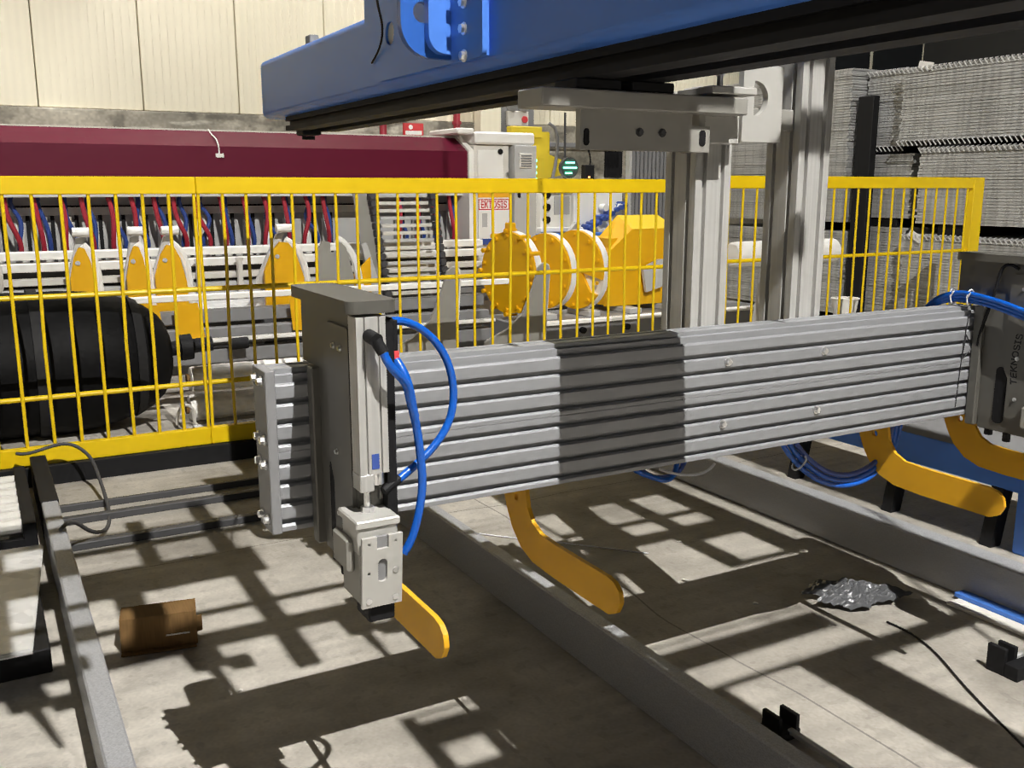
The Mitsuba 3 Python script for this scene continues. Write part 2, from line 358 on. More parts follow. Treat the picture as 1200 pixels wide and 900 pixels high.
add('top_lug', bx(1.29, 1.33, 4.02, 4.08, 2.17, 2.215, 0.004), 'm_mid_grey', ob)
add('support_column', bx(1.3, 1.66, -3.2, -2.95, 0.0, 1.93, 0.01), 'm_blue', ob)
add('tension_wire', tube([[1.232, 3.18, 2.01], [1.2, 3.0, 2.075], [1.06, 2.68, 2.12], [1.0, 2.45, 2.135], [0.97, 2.2, 2.2]], 0.0035, 6), 'm_black', label='thin black wire running diagonally across the blue lug plate', cat='wire')

# ------------------------------------------------------------------ carriage bracket and aluminium uprights
cb = thing('carriage_bracket', 'grey steel bracket hanging under the blue beam and holding the aluminium uprights', 'bracket')
add('top_plate', bx(1.175, 1.80, 1.97, 2.085, 1.785, 1.828, 0.003), 'm_cast_steel', cb)
vp = sbox(1.30, 1.70, 1.69, 1.786).difference(sbox(1.64, 1.71, 1.755, 1.80))
add('face_plate', prism(vp, 'y', 2.0, 2.02), 'm_cast_steel', cb)
add('gusset', prism([(2.02, 1.785), (2.09, 1.785), (2.09, 1.69), (2.02, 1.69)], 'x', 1.68, 1.70), 'm_cast_steel', cb)
for x in (1.475, 1.545):
    add('screw', bolt([x, 2.0, 1.735], [0, -1, 0], 0.008), 'm_dark_grey', cb)
add('slot', prism(soft(sbox(1.665, 1.685, 1.705, 1.745), 0.009), 'y', 1.998, 2.0), 'm_black', cb)
add('slot', prism(soft(sbox(1.31, 1.325, 1.70, 1.74), 0.007), 'y', 1.998, 2.0), 'm_black', cb)
for x in (1.34, 1.50):
    add('guide_carriage', bx(x - 0.065, x + 0.065, 1.98, 2.08, 1.829, 1.854, 0.003), 'm_black', cb)
add('corner_plate', join(bx(1.70, 1.845, 2.05, 2.085, 1.715, 1.86, 0.003), bx(1.68, 1.83, 1.97, 2.09, 1.835, 1.855, 0.003)), 'm_plate_steel', cb)
add('corner_screw', join(cyl([1.735, 2.01, 1.855], [1.735, 2.01, 1.885], 0.008, 10), cyl([1.735, 2.01, 1.885], [1.735, 2.01, 1.893], 0.013, 6)), 'm_chrome', cb)

def slotted(w, d, front, side, sw=0.014, sd=0.014):
    """Cross-section of an extruded upright with T-slots, x 0..w, y 0..d (y = 0 is the front)."""
    p = sbox(0, w, 0, d)
    for c in front:
        p = p.difference(sbox(c - sw / 2, c + sw / 2, -1, sd)).difference(sbox(c - sw / 2, c + sw / 2, d - sd, d + 1))
    for c in side:
        p = p.difference(sbox(-1, sd, c - sw / 2, c + sw / 2)).difference(sbox(w - sd, w + 1, c - sw / 2, c + sw / 2))
    return soft(p, 0.002, 2)
def upright(x0, z0, z1, label):
    t = thing('aluminium_upright', label, 'column')
    s = slotted(0.125, 0.132, (0.031, 0.094), (0.033, 0.099))
    s = Polygon([(x + x0, y + 2.092) for x, y in s.exterior.coords])
    add('profile', prism(s, 'z', z0, z1), 'm_alu_upright', t)
    return t
upright(1.735, 0.92, 1.86, 'slotted aluminium upright on the left, ending under the grey bracket')
upright(2.112, 0.92, 2.3, 'slotted aluminium upright on the right, taller, rising past the blue beam')
dp = sbox(1.885, 2.03, 1.725, 1.93).difference(Point(1.93, 1.842).buffer(0.046).intersection(sbox(1.925, 2.1, 1.6, 2.2)))
add('spacer_plate', prism(dp, 'y', 2.085, 2.105), 'm_plate_steel', label='light grey steel plate with a half-round hole between the two uprights', cat='plate')
add('spacer_bar', bx(1.86, 2.112, 2.12, 2.16, 1.76, 1.82, 0.003), 'm_cast_steel', label='steel bar behind the plate with the half-round hole, joining the two uprights', cat='bar')

# ------------------------------------------------------------------ horizontal aluminium beam
X0, X1, YB = 0.535, 2.885, 2.0
hb = thing('aluminium_beam', 'long slotted aluminium beam crossing the picture, carrying the two grippers', 'beam')
def beam_section(z0):
    p = sbox(YB, YB + 0.09, z0, z0 + 0.18)
    for i in range(4):
        c = z0 + 0.0225 + 0.045 * i
        for a, b in ((YB - 1, YB + 0.016), (YB + 0.074, YB + 1)):
            p = p.difference(sbox(a, b, c - 0.006, c + 0.006))
        p = p.difference(sbox(YB + 0.008, YB + 0.016, c - 0.010, c + 0.010))
        p = p.difference(Polygon([(YB - .001, c - 0.0125), (YB - .001, c - 0.005), (YB + 0.0065, c - 0.005)]))
    for c in (YB + 0.0225, YB + 0.0675):
        p = p.difference(sbox(c - 0.005, c + 0.005, z0 + 0.168, z0 + 1)) if z0 > 1 else p
    return soft(p, 0.0018, 2)
for z0 in (0.858, 1.038):
    s = beam_section(z0)
    s = max(s.geoms, key=lambda g: g.area) if hasattr(s, 'geoms') else s
    add('profile', prism(s, 'x', X0, X1), 'm_alu', hb)
ep = add('end_plate', bx(0.513, 0.535, 1.994, 2.096, 0.856, 1.22, 0.002), 'm_mid_grey', hb)
for y in (2.02, 2.068):
    for z in (1.195, 1.065, 1.01, 0.885):
        add('bolt', bolt([0.513, y, z], [-1, 0, 0], 0.0085, 0.009), 'm_chrome', ep)
for x, z in ((1.797, 1.128), (2.167, 1.128), (1.787, 0.952), (2.150, 0.952)):
    add('bolt', bolt([x, YB, z], [0, -1, 0], 0.009, 0.008), 'm_chrome', hb)

# ------------------------------------------------------------------ the two gripper units
def gripper(dx, label, marking=False):
    t = thing('gripper_unit', label, 'gripper')
    X = lambda m: moved(m, [dx, 0, 0])
    side = Polygon([(2.075, 1.225), (2.075, 1.368), (1.745, 1.368), (1.745, 0.835), (1.905, 0.835), (1.905, 0.86), (1.985, 0.86), (1.985, 1.225)])
    hs = add('housing', X(prism(side, 'x', 0.622, 0.668)), 'm_cover_steel', t)
    add('mounting_plate', X(bx(0.605, 0.705, 1.965, 1.998, 0.83, 1.225, 0.003)), 'm_cover_steel', t)
    cov = soft(Polygon([(1.755, 1.335), (1.885, 1.335), (1.885, 1.04), (1.865, 1.0), (1.865, 0.875), (1.755, 0.875)]), 0.008)
    add('side_cover', X(prism(cov, 'x', 0.614, 0.622)), 'm_cover_steel', hs)
    add('side_slot', X(prism(soft(sbox(1.872, 1.91, 0.85, 1.035), 0.015), 'x', 0.6195, 0.6225)), 'm_black', hs)
    for y, z in ((1.84, 1.29), (1.80, 1.29), (1.84, 1.07), (1.835, 0.94), (1.80, 0.885)):
        add('screw', X(bolt([0.614, y, z], [-1, 0, 0], 0.005, 0.004)), 'm_chrome', hs)
    tc = soft(sbox(0.598, 0.70, 1.70, 2.085), 0.025)
    add('top_cap', X(prism(tc, 'z', 1.368, 1.392)), 'm_cover_steel', t)
    cs = sbox(0.612, 0.672, 1.700, 1.744)
    for c in (0.628, 0.657):
        cs = cs.difference(sbox(c - 0.0018, c + 0.0018, 1.6, 1.706))
    cy = add('cylinder', X(prism(soft(cs, 0.0015, 2), 'z', 1.055, 1.362)), 'm_alu_upright', t)
    add('foot', X(bx(0.611, 0.640, 1.699, 1.744, 1.02, 1.055, 0.002)), 'm_alu_upright', cy)
    add('sticker', X(bx(0.636, 0.651, 1.6985, 1.701, 1.065, 1.095)), 'm_hose_navy', cy, label='small blue sticker')
    add('port', X(join(cyl([0.637, 1.70, 1.327], [0.640, 1.665, 1.322], 0.013, 14), cyl([0.640, 1.672, 1.322], [0.652, 1.665, 1.298], 0.0115, 14))), 'm_black', cy)
    add('slide_rail', X(bx(0.674, 0.694, 1.715, 1.965, 0.955, 1.355, 0.002)), 'm_black', t)
    add('piston_rod', X(join(cyl([0.632, 1.722, 1.05], [0.632, 1.722, 0.945], 0.007, 12), cyl([0.632, 1.722, 0.985], [0.632, 1.722, 0.972], 0.014, 6), cyl([0.65, 1.722, 1.056], [0.65, 1.722, 1.03], 0.018, 16))), 'm_chrome', t)
    add('carriage', X(join(bx(0.623, 0.69, 1.78, 1.965, 0.822, 0.955, 0.004), bx(0.64, 0.69, 1.745, 1.79, 0.95, 1.04, 0.004))), 'm_cover_steel', t)
    add('clamp_head', X(join(bx(0.588, 0.679, 1.667, 1.775, 0.957, 0.974, 0.003), bx(0.592, 0.675, 1.672, 1.76, 0.905, 0.959, 0.003))), 'm_plate_steel', t)
    add('clamp_body', X(join(bx(0.595, 0.674, 1.672, 1.775, 0.80, 0.91, 0.003), bx(0.580, 0.597, 1.70, 1.79, 0.86, 0.93, 0.006))), 'm_cast_steel', t)
    fp = sbox(0.594, 0.677, 0.797, 0.945)
    fp = fp.difference(sbox(0.624, 0.648, 0.919, 0.95)).difference(LineString([(0.636, 0.858), (0.636, 0.888)]).buffer(0.0095))
    for c in ((0.608, 0.931), (0.663, 0.931), (0.608, 0.87)):
        fp = fp.difference(Point(c).buffer(0.0032))
    tilt = lambda m: X(rotmesh(m, 5, [1, 0, 0], [0.65, 1.66, 0.945]))
    pl = add('front_plate', tilt(prism(fp, 'y', 1.652, 1.660)), 'm_plate_steel', t, label='light steel front plate with a slot')
    add('tongue', tilt(bx(0.625, 0.647, 1.658, 1.664, 0.805, 0.942)), 'm_mid_grey', pl)
    for x, z in ((0.663, 0.87), (0.608, 0.811), (0.663, 0.811)):
        add('screw', tilt(cyl([x, 1.652, z], [x, 1.6495, z], 0.006, 12)), 'm_chrome', pl)
    add('jaw', X(bx(0.613, 0.668, 1.68, 1.75, 0.758, 0.80, 0.003)), 'm_black', t)
    add('knob', X(cyl([0.64, 1.93, 0.822], [0.64, 1.93, 0.802], 0.013, 12)), 'm_black', t)
    add('knob', X(cyl([0.632, 1.86, 0.822], [0.632, 1.86, 0.795], 0.012, 12)), 'm_black', t)
    add('sensor', X(bx(0.6945, 0.704, 1.72, 1.735, 1.29, 1.35, 0.001)), 'm_black', t)
    add('indicator', X(bx(0.6942, 0.7045, 1.716, 1.7205, 1.275, 1.29)), 'm_sign_red', t)
    if marking:
        m = meshkit.text_mesh('TEKNOSIS', 0.021, 0.0006, True); v = m.vertices
        s = 0.165 / v[:, 0].max()
        m.vertices = np.c_[dx + 0.6138 - v[:, 2], 1.832 + v[:, 1] + 0.006 * np.sin(v[:, 0] * 25), 0.985 + v[:, 0] * s]
        for pts in ([(2.815, 1.195), (2.808, 1.14), (2.80, 1.07), (2.795, .98), (2.79, .89)], [(2.812, 1.13), (2.845, 1.08), (2.80, 1.05), (2.812, 1.13)], [(2.845, 1.08), (2.85, 1.02)]):
            add('pen_mark', sweep([[a, 1.9995, b] for a, b in pts], .0022, 5), 'm_ink', hb)
        add('marking', m, 'm_ink', t, label='black handwritten lettering', smooth=False)
    return t
gripper(0.0, 'grey pneumatic gripper unit on the left end of the aluminium beam, with blue hoses')
gripper(2.235, 'grey pneumatic gripper unit at the right end of the aluminium beam, marked by hand', True)

# ------------------------------------------------------------------ blue hoses and cables
def hose(name, pts, r, m, label, cat='hose', fit=None):
    t = thing(name, label, cat)
    add('tube', tube(pts, r, 12), m, t)
    for a, b, rr in (fit or []):
        add('fitting', cyl(a, b, rr, 12), 'm_black', t)
    return t
hose('air_hose', [(0.692, 1.735, 1.345), (0.735, 1.745, 1.340), (0.782, 1.75, 1.312), (0.82, 1.752, 1.262), (0.838, 1.755, 1.197), (0.829, 1.752, 1.135), (0.792, 1.745, 1.085), (0.742, 1.735, 1.050), (0.70, 1.725, 1.028)], 0.0082, 'm_hose_blue',
     'blue air hose curling in a wide loop to the right of the left gripper', fit=[((0.702, 1.727, 1.03), (0.664, 1.716, 1.012), 0.0095)])
hose('air_hose', [(0.652, 1.663, 1.298), (0.664, 1.66, 1.272), (0.682, 1.665, 1.252), (0.700, 1.675, 1.232), (0.712, 1.685, 1.2), (0.727, 1.695, 1.15), (0.738, 1.70, 1.08), (0.741, 1.70, 1.02), (0.733, 1.70, 0.965), (0.718, 1.70, 0.915), (0.700, 1.705, 0.88)], 0.0085, 'm_hose_blue',
     'blue air hose hanging straight down in front of the left gripper')
hose('air_hose', [(0.695, 1.74, 1.285), (0.704, 1.715, 1.262), (0.712, 1.70, 1.235), (0.718, 1.694, 1.2), (0.728, 1.7, 1.16)], 0.009, 'm_hose_blue', 'short blue air hose beside the black rail of the left gripper')
for i, o in enumerate((0.0, 0.018, 0.036)):
    hose('air_hose', [(2.79 - o * .2, 2.14, 1.20), (2.81 - o * .3, 2.105, 1.226 + o * .4), (2.83 - o * .5, 2.06, 1.238 + o * .6), (2.832 - o * .6, 1.98, 1.236 + o * .7), (2.834 - o * .6, 1.90, 1.222 + o * .75), (2.834 - o * .6, 1.80, 1.196 + o * .8), (2.834 - o * .5, 1.66, 1.155 + o * .8)], 0.008, 'm_hose_blue',
         f'blue air hose crossing the right end of the aluminium beam, {("nearest the plate", "middle", "outermost")[i]} of three')
    q = [(2.165 + o * 1.6, 2.16, 0.83), (2.20 + o * 1.3, 2.16, 0.782 + o * .3), (2.27 + o * .8, 2.155, 0.712 + o * .8), (2.37 + o * .3, 2.15, 0.652 + o * 1.0), (2.49 - o * .2, 2.145, 0.628 + o * 1.02), (2.60 - o * .7, 2.14, 0.655 + o * .8), (2.665 - o * 1.0, 2.135, 0.72), (2.69 - o * 1.1, 2.13, 0.80), (2.695 - o * 1.1, 2.13, 0.86)]
    hose('air_hose', q, 0.0085, ('m_hose_blue', 'm_hose_blue', 'm_hose_navy')[i], f'blue air hose looping under the aluminium beam before the right hook, {("lowest", "middle", "highest")[i]} of three')
hose('air_hose', [(1.56, 2.16, 0.86), (1.60, 2.155, 0.808), (1.665, 2.15, 0.775), (1.73, 2.15, 0.762), (1.76, 2.16, 0.80), (1.77, 2.17, 0.87)], 0.008, 'm_hose_blue', 'blue air hose peeking out under the middle of the aluminium beam')
hose('air_hose', [(1.585, 2.17, 0.86), (1.63, 2.165, 0.80), (1.69, 2.16, 0.768), (1.77, 2.16, 0.778), (1.80, 2.165, 0.82), (1.81, 2.17, 0.87)], 0.008, 'm_hose_navy', 'dark blue air hose behind the brighter one under the middle of the beam')
hose('loose_string', [(1.68, 2.14, 0.80), (1.72, 2.13, 0.785), (1.80, 2.13, 0.768), (1.85, 2.13, 0.772), (1.88, 2.13, 0.792)], 0.004, 'm_clear_tie', 'thin white cord end under the middle of the aluminium beam', 'cord')
def tie(c, n, r, label, tail=(0.0, -0.012, 0.018)):
    t_, a, b = frame_of(np.array(n, float)); an = np.linspace(0, 2 * np.pi, 17)
    p = np.array(c) + r * (np.cos(an)[:, None] * a + np.sin(an)[:, None] * b * 1.5)
    add('cable_tie', join(sweep(p, 0.0028, 6), sweep([np.array(c) + r * a, np.array(c) + r * a + np.array(tail)], 0.003, 6)), 'm_clear_tie', label=label, cat='cable tie')
tie((2.822, 2.07, 1.249), (0.2, -.9, .1), 0.017, 'clear cable tie on the hoses over the right beam end, left one of two')
tie((2.822, 2.005, 1.250), (0.05, -1, -.05), 0.017, 'clear cable tie on the hoses over the right beam end, right one of two')
tie((2.255, 2.155, 0.735), (0.7, 0, -.7), 0.02, 'clear cable tie on the left side of the hanging hose loop')
tie((2.635, 2.138, 0.69), (0.6, 0, .8), 0.02, 'clear cable tie on the right side of the hanging hose loop')
hose('black_cable', [(0.10, 5.60, 0.215), (0.25, 5.57, 0.235), (0.355, 5.55, 0.245), (0.42, 5.50, 0.21), (0.465, 5.32, 0.12), (0.47, 5.0, 0.03), (0.42, 4.7, 0.02), (0.33, 4.5, 0.1), (0.25, 4.35, 0.195), (0.21, 4.28, 0.19)], 0.009, 'm_dark_grey', 'dark grey cable bending from the fence foot down to the left floor rail', 'cable')
hose('white_string', [(1.955, 3.83, 0.006), (2.08, 3.69, 0.006), (2.215, 3.553, 0.006), (2.36, 3.40, 0.005), (2.498, 3.24, 0.006)], 0.0028, 'm_clear_tie', 'thin white string lying on the floor beyond the middle yellow hook', 'string')
hose('black_cable', [(2.843, 1.86, 1.352), (2.843, 1.915, 1.352), (2.843, 1.928, 1.305), (2.843, 1.943, 1.240), (2.843, 1.965, 1.163), (2.843, 1.977, 1.093)], 0.005, 'm_black', 'thin black cable running down the plate of the right gripper', 'cable')
hose('thin_wire', [(2.86, 2.25, 0.006), (2.83, 2.05, 0.006), (2.71, 1.83, 0.006), (2.6, 1.62, 0.005), (2.5, 1.42, 0.006), (2.4, 1.2, 0.005)], 0.0035, 'm_black', 'thin black wire on the floor leading from the plastic bag', 'wire')

# ------------------------------------------------------------------ yellow hooks
def hook(x, label):
    c = Polygon([(2.215, 0.95), (2.217, 0.781), (2.197, 0.738), (2.169, 0.695), (2.122, 0.655), (2.06, 0.634), (1.96, 0.629), (1.712, 0.629), (1.682, 0.643), (1.667, 0.672), (1.673, 0.698), (1.692, 0.714), (1.72, 0.7195),
                 (1.95, 0.7195), (2.025, 0.724), (2.065, 0.742), (2.09, 0.775), (2.10, 0.819), (2.10, 0.95)])
    c = soft(c, 0.012, 6).difference(Point(2.15, 0.79).buffer(0.011))
    t = thing('yellow_hook', label, 'hook')
    add('plate', prism(c, 'x', x - 0.006, x + 0.006), 'm_hook_yellow', t)
    return t
hook(0.775, 'yellow painted steel hook behind the left gripper, only its rounded tip showing')
hook(1.215, 'yellow painted steel hook under the aluminium beam, beside the middle floor rail')
hook(2.60, 'yellow painted steel hook on the right, behind the loop of blue hoses')
hook(3.04, 'yellow painted steel hook at the right edge, under the right gripper')

# ------------------------------------------------------------------ blue machine frame at the right
bf = thing('blue_machine', 'low dark blue machine base at the right with grey sloping plate and black legs', 'machine base')
add('side_beam', bx(3.95, 4.35, 1.5, 4.6, 0.27, 0.42, 0.006), 'm_blue', bf)
add('end_panel', bx(3.93, 4.35, 1.3, 2.47, 0.0, 0.42, 0.006), 'm_blue', bf)
add('top_plate', hull([[3.94, 1.3, 0.42], [3.96, 1.3, 0.42], [4.10, 1.3, 0.53], [4.12, 1.3, 0.52], [3.94, 4.6, 0.42], [3.96, 4.6, 0.42], [4.10, 4.6, 0.53], [4.12, 4.6, 0.52]]), 'm_mid_grey', bf)
add('top_strip', bx(4.09, 4.4, 1.3, 4.6, 0.515, 0.545, 0.003), 'm_light_grey', bf)
for y in (2.55, 3.1, 3.75):
    add('leg', hull([[3.90, y, 0], [3.97, y, 0], [3.90, y + .06, 0], [3.97, y + .06, 0], [3.955, y, 0.28], [4.03, y, 0.28], [3.955, y + .06, 0.28], [4.03, y + .06, 0.28]]), 'm_black', bf)
bt = thing('floor_bracket', 'blue and white steel foot at the right edge below the right floor rail', 'bracket')
add('base', bx(3.2, 3.322, 1.5, 2.25, 0.0, 0.012, 0.002), 'm_white_dirty', bt)
add('stop', bx(3.27, 3.324, 1.5, 2.27, 0.0121, 0.03, 0.002), 'm_blue', bt)

# ------------------------------------------------------------------ small things on the floor
cbx = thing('cardboard_box', 'small brown cardboard box on its side on the floor beside the left rail', 'box')
an = math.radians(-12); ca, sa = math.cos(an), math.sin(an)
def local(m, ox, oy, deg): return moved(rotmesh(m, deg, [0, 0, 1], [0, 0, 0]), [ox, oy, 0])
add('body', local(join(bx(0, 0.255, 0, 0.006, 0, 0.125), bx(0, 0.255, 0.1, 0.106, 0, 0.12), bx(0, 0.006, 0, 0.106, 0, 0.12), bx(0.249, 0.255, 0, 0.106, 0, 0.128), bx(0, .255, 0, .106, 0, .006), rotmesh(bx(0.004, 0.25, 0.0, 0.1, 0.121, 0.125), 3, [1, 0, 0], [0, 0, .121])), 0.32, 3.385, -10), 'm_cardboard', cbx)
add('flap', local(join(rotmesh(bx(0.255, 0.275, 0.01, 0.015, 0.04, 0.10), 20, [0, 0, 1], [0.255, 0.01, 0]), rotmesh(bx(0.0, 0.25, -0.035, 0.0, 0.0, 0.004), -6, [1, 0, 0], [0, 0, 0])), 0.32, 3.385, -10), 'm_cardboard', cbx)
add('fold', local(bx(0.15, 0.23, -0.003, 0.0, 0.045, 0.05), 0.32, 3.385, -10), 'm_white_dirty', cbx)

def bag_mesh():
    n = 70; u, v = np.meshgrid(np.linspace(-1, 1, n), np.linspace(-1, 1, n))
    r = np.sqrt(u ** 2 + v ** 2); a = np.arctan2(v, u)
    out = 1 + 0.22 * np.sin(3 * a + 1) + 0.12 * np.sin(7 * a)
    x, y = u * out * 0.195, v * out * 0.095
    P3 = np.stack([u * 2.1, v * 1.6, u * 0], -1)
    h = 0.06 * np.clip(1 - r ** 2, 0, 1) ** 0.4 * (0.15 + 0.9 * meshkit.fbm(P3 * 1.1 + 5, 3, 3))
    for k, (fx, fy, am) in enumerate(((3.1, 2.0, .022), (-2.2, 4.0, .016), (4.1, -3.0, .012), (1.0, 5.0, .010))):
        q = u * fx + v * fy + 1.7 * meshkit.noise(P3 * 1.3 + 3 * k, 8 + k)
        h += am * (1 - np.abs(((q % 1.0) * 2 - 1))) ** 1.4 * np.clip(1.15 - r, 0, 1) ** .6
    keep = r <= 1.0
    vert = np.c_[x.ravel(), y.ravel(), (h + 0.002).ravel()]
    f = []
    for i in range(n - 1):
        for j in range(n - 1):
            q = [(i, j), (i, j + 1), (i + 1, j + 1), (i + 1, j)]
            if all(keep[c] for c in q):
                k = [c[0] * n + c[1] for c in q]; f += [[k[0], k[1], k[2]], [k[0], k[2], k[3]]]
    m = trimesh.Trimesh(vert, f, process=True); m.remove_unreferenced_vertices()
    trimesh.smoothing.filter_taubin(m, iterations=8)
    m.vertices[:, 2] = np.maximum(m.vertices[:, 2], 0.001)
    return m
add('plastic_bag', local(bag_mesh(), 2.905, 2.455, -28), 'm_bag', label='crumpled dark grey plastic bag lying on the floor between the middle and right rails', cat='plastic bag', smooth=50)

fr = thing('floor_roller', 'dark steel roller bracket with a light rod, on the floor beside the middle rail', 'bracket')
add('cheek', bx(1.93, 1.945, 1.86, 1.93, 0, 0.075, 0.002), 'm_black', fr)
add('cheek', bx(1.99, 2.005, 1.85, 1.92, 0, 0.075, 0.002), 'm_black', fr)
add('base', bx(1.925, 2.01, 1.85, 1.93, 0, 0.03, 0.002), 'm_black', fr)
add('rod', bx(1.965, 1.985, 1.2, 1.86, 0.02, 0.035, 0.002), 'm_light_grey', fr)
f2 = thing('floor_roller', 'dark steel roller bracket on the floor at the right edge of the picture', 'bracket')
add('cheek', bx(2.87, 2.886, 1.785, 1.85, 0, 0.095, 0.002), 'm_black', f2)
add('cheek', bx(2.925, 2.94, 1.785, 1.85, 0, 0.09, 0.002), 'm_black', f2)
add('base', bx(2.87, 3.3, 1.735, 1.784, 0, 0.05, 0.002), 'm_black', f2)
add('rod', bx(2.95, 3.28, 1.80, 1.82, 0.03, 0.045, 0.002), 'm_light_grey', f2)
for x, y, s, lb in ((2.45, 2.93, 0.02, 'largest white scrap on the floor between the middle hook and the plastic bag'), (2.72, 3.3, 0.013, 'single white scrap on the floor beneath the hanging hose loop'), (0.62, 2.93, 0.013, 'tiny white scrap on the floor to the right of the cardboard box'),
                    (2.55, 2.62, 0.016, 'white scrap on the floor just left of the plastic bag'), (0.72, 4.2, 0.011, 'tiny white scrap on the floor between the box and the fence')):
    a = rng.uniform(0, 2 * np.pi, 9)
    m = hull(np.c_[x + s * np.cos(a) * rng.uniform(.5, 1, 9), y + s * np.sin(a) * rng.uniform(.5, 1, 9), rng.uniform(0, s * .7, 9)])
    m.apply_translation([0, 0, -m.bounds[0][2]])
    add('scrap', m, 'm_white', label=lb, cat='scrap', smooth=False)

# ------------------------------------------------------------------ left edge: sheet metal and rolled mesh
ls = thing('sheet_table', 'low dark stand at the left edge carrying shiny galvanised sheets', 'table')
add('stand', bx(-0.75, 0.10, 3.36, 4.44, 0.0, 0.088, 0.004), 'm_black', ls)
for i in range(3):
    add('sheet', hull([[-0.8, 3.36 + .01 * i, 0.089 + .004 * i], [0.045, 3.34 + .01 * i, 0.089 + .004 * i], [0.145 - .004 * i, 4.40, 0.089 + .004 * i], [-0.8, 4.44, 0.089 + .004 * i],
                       [-0.8, 3.36 + .01 * i, 0.0922 + .004 * i], [0.045, 3.34 + .01 * i, 0.0922 + .004 * i], [0.145 - .004 * i, 4.40, 0.0922 + .004 * i], [-0.8, 4.44, 0.0922 + .004 * i]]), 'm_galv', ls, smooth=False)
rc = thing('roller_track', 'short roller conveyor with pale rollers in a black frame, behind the sheets', 'conveyor')
add('frame', join(bx(0.075, 0.13, 4.5, 5.5, 0.02, 0.17, 0.004), bx(-0.6, -0.55, 4.5, 5.5, 0.02, 0.17, 0.004), bx(-0.55, 0.08, 5.44, 5.5, 0.02, 0.12), bx(-0.55, .08, 4.5, 4.54, .02, .1)), 'm_black', rc)
for i in range(7):
    add('roller', cyl([-0.55, 4.6 + i * 0.125, 0.13], [0.075, 4.6 + i * 0.125, 0.13], 0.035, 12), 'm_white_dirty', rc)
add('foot', bx(0.02, 0.12, 4.6, 5.4, 0.0, 0.02), 'm_black', rc)

# ------------------------------------------------------------------ black reel and white rolls behind the fence
def reel_mesh():
    prof = [(-1.6, 0.0), (-1.6, .46)] + [(x, .468) for x in np.linspace(-1.5, .45, 30)] + [(.62, .458), (.76, .435), (.88, .395), (.98, .345), (1.06, .28), (1.10, .22), (1.125, .15), (1.14, .06), (1.145, .0)]
    m = lathe_x(prof, 6.92, 0.47, 72)
    v = np.array(m.vertices); ax = np.c_[v[:, 0], np.full(len(v), 6.92), np.full(len(v), 0.47)]
    d = v - ax; L = np.linalg.norm(d, axis=1, keepdims=True)
    w = meshkit.fbm(v * [4, 3, 3], 4, 2)[:, None] - 0.5
    v = ax + d * (1 + 0.07 * w * (L > .05))
    v[:, 2] = np.maximum(v[:, 2], 0.004)
    m.vertices = v; return m
rl = thing('covered_reel', 'large reel wrapped in black sheeting lying behind the fence at the left', 'reel')
add('cover', reel_mesh(), 'm_wrap', rl, smooth=40)
for x in (0.30, 0.9):
    r = 0.474 if x < .5 else 0.40
    prof = [(-0.03, r - .02), (-0.03, r + 0.012), (0.03, r + 0.012 - (0.03 if x > .5 else 0)), (0.03, r - .02)]
    add('strap', lathe_x(prof, 6.92, 0.474, 48, x), 'm_wrap_strap', rl)
add('shaft', join(cyl([1.08, 6.92, 0.5], [1.42, 6.92, 0.52], 0.05, 14), cyl([1.2, 6.92, 0.505], [1.28, 6.92, 0.51], 0.09, 14)), 'm_black', rl)
tarp = thing('white_spool', 'white plastic spool lying on a bar behind the black reel at the far left edge', 'spool')
add('barrel', lathe_x([(-.5, 0), (-.5, .17), (-.05, .18), (.02, .15), (.05, .07), (.05, 0)], 7.6, 0.983, 28, 0.12), 'm_white', tarp)
for i, (y, z, lb) in enumerate(((6.80, 0.098, 'lower one of the pair'), (6.87, 0.285, 'upper one of the pair'))):
    t = thing('wrapped_roll', f'white wrapped roll lying on the floor behind the fence, {lb}', 'roll')
    prof = [(0, 0.0), (0.0, .05), (0.006, .086)] + [(x, .092 + rng.uniform(-.004, .003)) for x in np.linspace(.03, 1.5, 30)] + [(1.52, .05), (1.52, 0)]
    add('wrapping', lathe_x(prof, y, z, 28, 1.21 + 0.03 * i), 'm_roll_white', t)
    add('core', cyl([1.19 + .03 * i, y, z], [1.22 + .03 * i, y, z], 0.04, 14), 'm_cardboard', t)
ws = thing('paper_scrap', 'torn pale paper scrap at the end of the lower white roll', 'scrap')
add('paper', tube([(1.10, 6.62, 0.03), (1.11, 6.60, 0.12), (1.15, 6.58, 0.17), (1.2, 6.6, 0.13), (1.21, 6.62, 0.06), (1.23, 6.64, 0.005)], 0.011, 6), 'm_white_dirty', ws)
def grid(x0, x1, y0, y1, z, px, py, r, jit):
    ms = []
    for x in np.arange(x0, x1, px):
        ms.append(sweep([[x, y0, z], [x + rng.uniform(-jit, jit), (y0 + y1) / 2, z + abs(rng.uniform(0, jit))], [x, y1, z]], r, 5))
    for y in np.arange(y0, y1, py):
        ms.append(sweep([[x0, y, z], [(x0 + x1) / 2, y + rng.uniform(-jit, jit), z + abs(rng.uniform(0, jit))], [x1, y, z]], r, 5))
    return join(ms)
ms = thing('wire_mesh_sheet', 'flat galvanised wire mesh lying on the floor between fence and white rolls', 'wire mesh')
add('wires', grid(1.2, 2.6, 6.15, 6.62, 0.012, 0.045, 0.045, 0.006, 0.03), 'm_galv', ms, kind='stuff')
ms = thing('wire_mesh_sheet', 'crumpled pile of pale wire mesh on the floor behind the blue hose loop', 'wire mesh')
add('wires', grid(3.95, 5.2, 4.75, 5.4, 0.014, 0.06, 0.06, 0.008, 0.08), 'm_galv', ms, kind='stuff')

